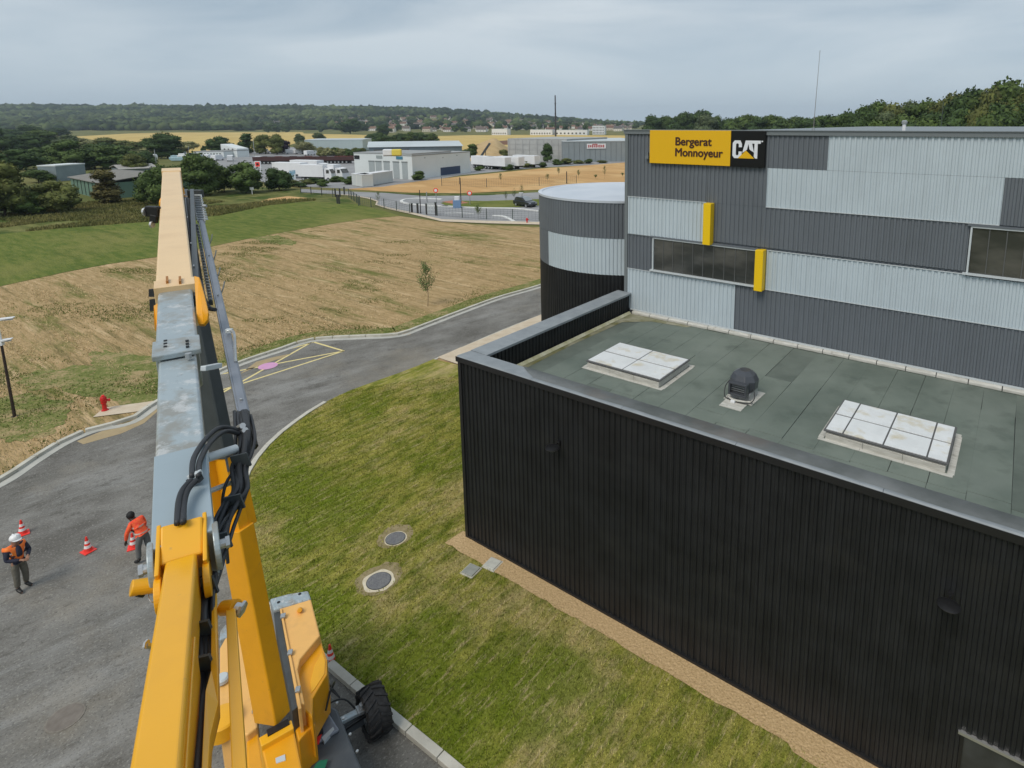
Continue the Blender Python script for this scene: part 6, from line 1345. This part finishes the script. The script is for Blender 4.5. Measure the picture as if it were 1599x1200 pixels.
a = ray(1470, 192); a = a/a[1]*120; t = empty('thin_mast', (a[0], 120, terr(a[0], 120)), 0, 'thin dark mast in front of the right-hand wood', 'mast'); MB().cyl((0, 0, 0), (0, 0, 14.0+3.2-terr(a[0], 120)), .10, .07, n=8).build('shaft', M['postg'], t); MB().cyl((0, 0, 0), (0, 0, .3), .2, n=8).build('base', M['galv'], t)
for (px, yb, yt, lb) in ((244.5, 262, 234, 'pale flag pole left of the dark round tree'), (398.5, 252, 218, 'pale mast behind the tree row'), (296, 247, 228, 'pale mast beside the blue boats'), (365, 262, 244, 'pale lamp post before the white shop')): pole(px, yb, yt, .12, M['galv'], lb)
# red and white shop sign
b = g(404, 272); h1 = hgt(252, b); q = pj(b)[2]; t = empty('totem_sign', tuple(b), .1, 'white totem sign with a red panel right of the tree row', 'sign')
wd_ = 9*q/F; MB().box(-wd_/2, wd_/2, -.15, .15, h1*.45, h1).build('panel', M['white'], t); MB().box(wd_/2-.3, wd_/2-.1, -.1, .1, 0, h1*.5).build('leg', M['white'], t)
o = MB().box(-wd_*.36, wd_*.36, -.19, -.151, h1*.58, h1*.93).build('red_panel', M['red'], t); MB().cyl((0, -.19, h1*.76), (0, -.21, h1*.76), wd_*.2, n=16).build('emblem', M['rubber'], o)
# blue and white sign board by the lorries, small notice
b = g(458, 288); hh = hgt(266, b); q = pj(b)[2]; t = empty('billboard', tuple(b), .1, 'blue and white board on a post by the lorries', 'sign')
MB().box(-4.5*q/F, 4.5*q/F, -.1, .1, hh*.35, hh).build('board', mat('board_blue', (.25, .42, .55), .5, col2=(.7, .75, .78), vscale=.6, thr=(.45, .55)), t); MB().box(-.15, .15, -.09, .09, 0, hh*.35).build('post', M['post'], t)
b = g(394, 304); t = empty('notice_board', tuple(b), 0, 'small white notice on a post in the rough meadow', 'sign'); MB().box(-.35, .35, -.04, .04, .9, 1.4).build('board', M['white'], t); MB().box(-.05, .05, -.03, .03, 0, .9).build('post', M['white'], t)
# sea containers / white bus shelter in front of the workshop
for (a_, b_, lb) in (((550, 290), (566, 293), 'pale container left of the two in front of the workshop'), ((572, 292), (614, 285), 'long white container in front of the workshop')):
    p0_, p1_ = g(*a_), g(*b_); d = p1_-p0_; L_ = float(np.linalg.norm(d)); t = empty('container', tuple(p0_), math.atan2(d[1], d[0]), lb, 'container')
    MB().box(0, L_, 0, 2.4, .1, 2.6).build('body', mat('cont_white', (.62, .64, .61), .6), t); MB().box(-.05, L_+.05, -.05, 2.45, 2.6, 2.68).build('roof', M['white'], t)
    n_ = int(L_/.5)
    for k in range(n_): MB().box(k*L_/n_+.1, k*L_/n_+.2, -.03, 0, .2, 2.5).build('rib', M['triml'], t)
# gate with dark pillars
for i, (px, yb, yt, lb) in enumerate(((643.5, 333, 318.5, 'dark gate pillar, leftmost of four'), (652.5, 334, 318.5, 'dark gate pillar, second from the left of four'), (666.5, 336, 319, 'dark gate pillar beside the pale gate, third of four'), (681, 337.5, 317, 'dark gate pillar right of the pale gate'))):
    b = g(px, yb); h = hgt(yt, b); t = empty('gate_pillar', tuple(b), .1, lb, 'pillar'); MB().box(-.13, .13, -.13, .13, 0, h).build('shaft', M['post'], t); MB().box(-.16, .16, -.16, .16, h, h+.08).build('cap', M['postg'], t)
p0_, p1_ = g(668, 336.5), g(680, 337.3); d = p1_-p0_; t = empty('gate', tuple(p0_), math.atan2(d[1], d[0]), 'pale barred gate between the two right pillars', 'gate'); L_ = float(np.linalg.norm(d))
for z in (.3, .8, 1.3, 1.7): MB().box(0, L_, -.03, .03, z, z+.09).build('rail', M['triml'], t)
for k in range(6): MB().box(L_*k/5-.03, L_*k/5+.03, -.03, .03, .2, 1.8).build('bar', M['triml'], t)
for i, (px, yb) in enumerate(((524, 308), (531, 307.5), (530, 319), (527, 318.5), (538, 305))):
    b = g(px, yb); t = empty('bollard', tuple(b), 0, 'dark metal post by the meadow corner gate', 'post', 'posts of the meadow gate'); MB().box(-.1, .1, -.1, .1, 0, 1.5).build('shaft', M['post'], t); MB().box(-.12, .12, -.12, .12, 1.5, 1.55).build('cap', M['post'], t)
def mfence(pxs, h, step, label, mt, name='fence'):
    pts = [Vector(g(x, y)) for x, y in pxs]; t = empty(name, tuple(pts[0]), 0, label, 'fence'); o0 = pts[0]
    first = None
    for a, b in zip(pts[:-1], pts[1:]):
        n_ = max(1, int((b-a).length/step))
        for k in range(n_+1):
            c = a.lerp(b, k/n_)-o0
            if first is None: first = MB().box(-.05, .05, -.05, .05, 0, h).build('fence_post', mt, t); first.location = c
            else: share(first, 'fence_post', t, c)
        wr_ = MB(); 
        for z in np.linspace(.15, h-.05, 6): wr_.beam(a-o0+Vector((0, 0, z)), b-o0+Vector((0, 0, z)), .018, .018)
        n2 = int((b-a).length/.5)
        for k in range(n2): c = a.lerp(b, k/n2)-o0; wr_.beam(c+Vector((0, 0, .1)), c+Vector((0, 0, h-.05)), .014, .014, up=(0, 1, 0))
        wr_.build('wire_mesh', mt, t)
mfence([(560, 322), (600, 326), (640, 334)], 1.6, 3., 'wire fence left of the gate pillars', M['postg']); mfence([(683, 338), (722, 341), (760, 343.5), (842, 346)], 1.6, 3.2, 'wire fence between the hay field and the roundabout road', M['postg'])
mfence([(520, 308.5), (545, 309), (562, 321)], 1.6, 3, 'wire fence around the meadow corner', M['postg']); mfence([(690, 291), (760, 293), (842, 291), (900, 287)], 1.9, 6, 'tall thin fence crossing the stubble field', M['postg'])
mfence([(470, 302), (520, 308)], 1.5, 3, 'dark fence at the far corner of the green meadow', M['post'])
h2 = copy_tree(hy); h2.location = g(823, 349); h2['label'] = 'small red hydrant by the fence left of the round tower'
b = g(714, 325.5); t = empty('blue_cabinet', tuple(b), .1, 'blue cabinet with a white top on the traffic island', 'cabinet'); MB().box(-.6, .6, -.4, .4, 0, 1.3).build('body', mat('cabinet_blue', (.16, .26, .42), .5), t, bevel=.03); MB().box(-.35, .35, -.3, .3, 1.3, 1.9).build('top', M['white'], t, bevel=.03)

# ------------------------------------------------------------------ village
WALLS = [mat('house_wall_%d' % i, c, .8) for i, c in enumerate(((.70, .66, .58), (.80, .78, .74), (.58, .52, .43), (.74, .72, .70)))]
ROOFS = [mat('house_roof_%d' % i, c, .8) for i, c in enumerate(((.16, .085, .06), (.10, .09, .09), (.20, .12, .08), (.13, .10, .085)))]
def house(x, y, z, L_, D_, h, rz, wi, ri, label, group, name='house'):
    t = empty(name, (x, y, z), rz, label, 'house', group)
    MB().extr([(-D_/2, -1), (D_/2, -1), (D_/2, h), (0, h+D_*.38), (-D_/2, h)], 'x', -L_/2, L_/2).build('wall', WALLS[wi], t)
    r_ = MB().extr([(-D_/2-.4, h-.25), (0, h+D_*.40), (D_/2+.4, h-.25), (D_/2+.4, h+.05), (0, h+D_*.40+.3), (-D_/2-.4, h+.05)], 'x', -L_/2-.3, L_/2+.3).build('roof', ROOFS[ri], t)
    MB().box(L_*.25, L_*.25+.8, -.4, .4, h+D_*.2, h+D_*.40+1.2).build('chimney', WALLS[2], r_)
    for k in range(3): MB().box(-L_*.35+k*L_*.28, -L_*.35+k*L_*.28+1.1, -D_/2-.05, -D_/2, .9, 2.2).build('window', M['glass'], t)
hs = random.Random(21); k = 0
used = []
while k < 210:
    px = hs.uniform(400, 985); Y = hs.uniform(960, 1760) if px > 560 else hs.uniform(1300, 1620)
    if px < 560 and hs.random() < .6: continue
    X = (px-CX)/F*Y
    if any((X-a)**2+(Y-b)**2 < 20**2 for a, b in used): continue
    used.append((X, Y)); z = terr(X, Y)
    house(X, Y, z, hs.uniform(9, 17), hs.uniform(7, 9), hs.uniform(3.2, 6), hs.uniform(-.6, .6), hs.randrange(4), hs.randrange(4), 'pale house of the village below the wooded ridge', 'houses of the far village'); k += 1
for (xa, xb, yb, h, lb) in ((828, 862, 211.5, 6, 'low white block left of the tall mast in the far village'), (866, 917, 211.3, 5.5, 'long low white school-like block right of the tall mast'), (925, 944, 210.5, 10, 'white three-storey block at the right end of the village'), (768, 792, 211.5, 7, 'pale hall at the left end of the white village blocks')):
    t, L_ = bldg('village_block', ((xa, yb), (xb, yb), 14), h, lb, M['white'], wr, over=.3)
    rows = 3 if h > 8 else 1
    for j in range(rows):
        for k in range(8): wbox(t, L_*(.05+.118*k), L_*(.05+.118*k)+L_*.05, 1.2+j*3, 2.8+j*3, M['glass'], 'window', -.12, .1)
for k in range(120):
    px = hs.uniform(420, 1000); Y = hs.uniform(930, 1650); X = (px-CX)/F*Y
    tree(X, Y, terr(X, Y)-.5, hs.uniform(9, 16), hs.uniform(9, 16), hs.choice([0, 0, 1]), 'dark tree growing among the far village houses', 'trees among the village houses', cm=hs.choice(SMALL))
print('far done')

# ------------------------------------------------------------------ grass as real blades
def inside(poly, X, Y):
    poly = np.array(poly); c = np.zeros(len(X), bool); j = len(poly)-1
    for i in range(len(poly)):
        xi, yi = poly[i]; xj, yj = poly[j]
        m = ((yi > Y) != (yj > Y)) & (X < (xj-xi)*(Y-yi)/(yj-yi+1e-12)+xi); c ^= m; j = i
    return c
def tufts(name, X, Y, z, hmin, hmax, wd, mt, seed, blades=3, lean=.5, label=None):
    r = np.random.RandomState(seed); n = len(X)
    X = np.repeat(X, blades); Y = np.repeat(Y, blades); n = len(X); h = r.uniform(hmin, hmax, n); a = r.uniform(0, 6.283, n)
    bx_ = X+r.normal(0, .018, n); by_ = Y+r.normal(0, .018, n); w_ = wd*r.uniform(.6, 1.4, n)
    tx = bx_+np.cos(a+1.57)*h*lean*r.uniform(0, 1, n)+0; ty = by_+np.sin(a+1.57)*h*lean*r.uniform(0, 1, n)
    V = np.stack([np.c_[bx_-np.cos(a)*w_, by_-np.sin(a)*w_, np.full(n, z-.005)], np.c_[bx_+np.cos(a)*w_, by_+np.sin(a)*w_, np.full(n, z-.005)], np.c_[tx, ty, z+h]], 1).reshape(-1, 3)
    o = np_obj(name, V, np.arange(n*3).reshape(-1, 3), mt); tag(o, label, 'grass', kind='stuff'); return o
def nz2(X, Y, s_, seed):  # cheap smooth noise for clumping
    r = np.random.RandomState(seed); v = np.zeros(len(X))
    for k in range(7):
        a = r.uniform(0, 6.28); f_ = s_*r.uniform(.5, 1.8); v += np.sin(X*math.cos(a)*f_+Y*math.sin(a)*f_+r.uniform(0, 6.28))
    return v/2.6
def scatter(poly, n, seed, box):
    r = np.random.RandomState(seed); X = r.uniform(box[0], box[1], n); Y = r.uniform(box[2], box[3], n); m = inside(poly, X, Y); return X[m], Y[m]
X, Y = scatter(lawn_w, 330000, 1, (-17, 8, 4, 33)); q = Y; m = (np.hypot(X, Y) < 31); X, Y = X[m], Y[m]
u_ = (X-A0[0])*UD[0]+(Y-A0[1])*UD[1]; v_ = (X-A0[0])*VD[0]+(Y-A0[1])*VD[1]
m = ~((u_ > -.3) & (v_ > -.57-.10*np.random.RandomState(4).rand(len(X)))); X, Y = X[m], Y[m]
for (px, py, rr) in ((591.5, 908, .62), (617.5, 841.5, .5), (735.5, 891, .25)):
    c = g(px, py); m = np.hypot(X-c[0], Y-c[1]) > rr*np.random.RandomState(2).uniform(.75, 1.1, len(X)); X, Y = X[m], Y[m]
LB_ = M['lawn'].copy(); LB_.name = 'lawn_blades'; nt_ = LB_.node_tree; bs_ = nt_.nodes['Principled BSDF']; src_ = bs_.inputs['Base Color'].links[0].from_socket
gi = nt_.nodes.new('ShaderNodeNewGeometry'); mr_ = nt_.nodes.new('ShaderNodeMapRange'); mr_.inputs['To Min'].default_value = .72; mr_.inputs['To Max'].default_value = 1.75
nt_.links.new(gi.outputs['Random Per Island'], mr_.inputs['Value']); mm_ = nt_.nodes.new('ShaderNodeMixRGB'); mm_.blend_type = 'MULTIPLY'; mm_.inputs[0].default_value = 1
nt_.links.new(src_, mm_.inputs[1]); nt_.links.new(mr_.outputs[0], mm_.inputs[2]); nt_.links.new(mm_.outputs[0], bs_.inputs['Base Color'])
tufts('lawn_grass_blades', X, Y, .10, .02, .065, .011, LB_, 5, blades=2, lean=1.3, label='short patchy lawn grass between the road and the black building')
haypoly = [tuple(g(x, y)[:2]) for x, y in [(-60, 520), (0, 452), (245, 406), (450, 366), (625, 342), (842, 356), (842, 446), (720, 485), (660, 506), (622, 519), (487, 527), (372, 562), (245, 622), (200, 652), (150, 664), (100, 684), (0, 748), (-60, 780)]]
X, Y = scatter(haypoly, 420000, 3, (-55, 2, 18, 75)); m = np.hypot(X, Y) < 70; X, Y = X[m], Y[m]
hu = (X-A0[0])*UD[0]+(Y-A0[1])*UD[1]; hv = (X-A0[0])*VD[0]+(Y-A0[1])*VD[1]
nn = nz2(X, Y, .5, 4)+.5*nz2(X, Y, 2.2, 5); row_ = np.sin((hv+.5*nz2(X, Y, .15, 33))*2*math.pi/2.3)+.5*nz2(hu*.5, hv*4, .8, 21)
ok_ = np.hypot(X-g(195, 642)[0], Y-g(195, 642)[1]) > 1.7; rr_ = np.random.RandomState(1).rand(len(X))
s1_ = ok_ & (rr_ < np.clip(.10+.32*row_+.15*nn, 0, .6)); s2_ = ok_ & (rr_ > .5) & ((rr_-.5)*2 < np.clip(.05-.22*row_+.15*nn, 0, .35))
HT = mat('straw', (.46, .34, .18), .95, spec=.1, col2=(.62, .47, .27), vscale=1.5, vdet=6, space='World', island=.35); HG = mat('stubble_green', (.19, .18, .065), .95, spec=.1, col2=(.33, .28, .13), vscale=.7, vdet=6, space='World', island=.35)
tufts('hay_windrows', X[s1_], Y[s1_], .01, .02, .07, .028, HT, 6, blades=1, lean=2.2, label='cut dry hay lying in faint rows over the field')
tufts('field_stubble', X[s2_], Y[s2_], .01, .02, .06, .024, HG, 7, blades=1, lean=1.5, label='short olive stubble between the rows of hay'); print('hay', s1_.sum(), s2_.sum())
GT = mat('weed_green', (.10, .135, .030), .9, spec=.1, col2=(.19, .215, .06), vscale=.8, vdet=5, space='World', island=.3)
# green weeds : clumps and the verge along the kerb
kw = np.array(KFw[10:]); X, Y = scatter(haypoly, 700000, 9, (-55, 2, 18, 75))
d = np.full(len(X), 99.)
for p in kw[::2]: d = np.minimum(d, np.hypot(X-p[0], Y-p[1]))
nn = nz2(X, Y, .35, 14)+.7*nz2(X, Y, 1.1, 15)+.4*nz2(X, Y, 3.3, 16)
pr_ = np.clip((nn-.95)*1.6, 0, 1)*.6+np.clip(1.25-d*.42+.5*nn, 0, 1)*.9
gp2 = g(205, 600); lampd = np.minimum(np.hypot(X-lp_[0], Y-lp_[1]), np.hypot(X-gp2[0], (Y-gp2[1])*1.3)+.6); pr_ += np.clip(1.2-lampd/4+.4*nn, 0, 1)*.6
m = (np.random.RandomState(6).rand(len(X)) < pr_*.5) & (np.hypot(X-g(195, 642)[0], Y-g(195, 642)[1]) > 1.7); X, Y = X[m], Y[m]; print('weeds', len(X))
if len(X) > 130000: m = np.random.RandomState(7).rand(len(X)) < 130000/len(X); X, Y = X[m], Y[m]
tufts('green_weeds', X, Y, .01, .03, .12, .020, GT, 8, blades=2, lean=.8, label='green weeds in patches and along the kerb of the hay field')
# rough vegetation of the meadow in front of the trees
rp = [tuple(g(x, y)[:2]) for x, y in [(-100, 372), (0, 366), (100, 357), (245, 346), (345, 337), (420, 321), (492, 315), (500, 302), (430, 294), (330, 302), (240, 307), (100, 320), (0, 332), (-100, 340)]]
X, Y = scatter(rp, 260000, 12, (-140, -35, 60, 130)); nn = nz2(X, Y, .12, 3)+.6*nz2(X, Y, .5, 8); m = (nn > 0) & (np.random.RandomState(3).rand(len(X)) < .8); X, Y = X[m], Y[m]
print('rough', len(X)); m = np.random.RandomState(1).rand(len(X)) < min(1, 40000/len(X)); X, Y = X[m], Y[m]
tufts('rough_meadow_plants', X, Y, .0, .10, .42, .09, mat('rough_plants', (.13, .14, .045), .9, spec=.1, col2=(.26, .23, .09), vscale=.15, vdet=6, space='World', island=.3), 8, blades=2, lean=.6, label='tall rough grass and weeds between the green meadow and the trees')

# ------------------------------------------------------------------ air
hz = MB().box(-4600, 4600, -700, 4600, -1.2, 125).build('haze', None); tag(hz, kind='stuff')
hm_ = bpy.data.materials.new('haze'); hm_.use_nodes = True; t_ = hm_.node_tree; t_.nodes.clear()
ov = t_.nodes.new('ShaderNodeOutputMaterial'); pv = t_.nodes.new('ShaderNodeVolumePrincipled'); pv.inputs['Density'].default_value = .00013
pv.inputs['Color'].default_value = (.72, .84, .97, 1); pv.inputs['Anisotropy'].default_value = .1; t_.links.new(pv.outputs[0], ov.inputs['Volume']); hz.data.materials.append(hm_)
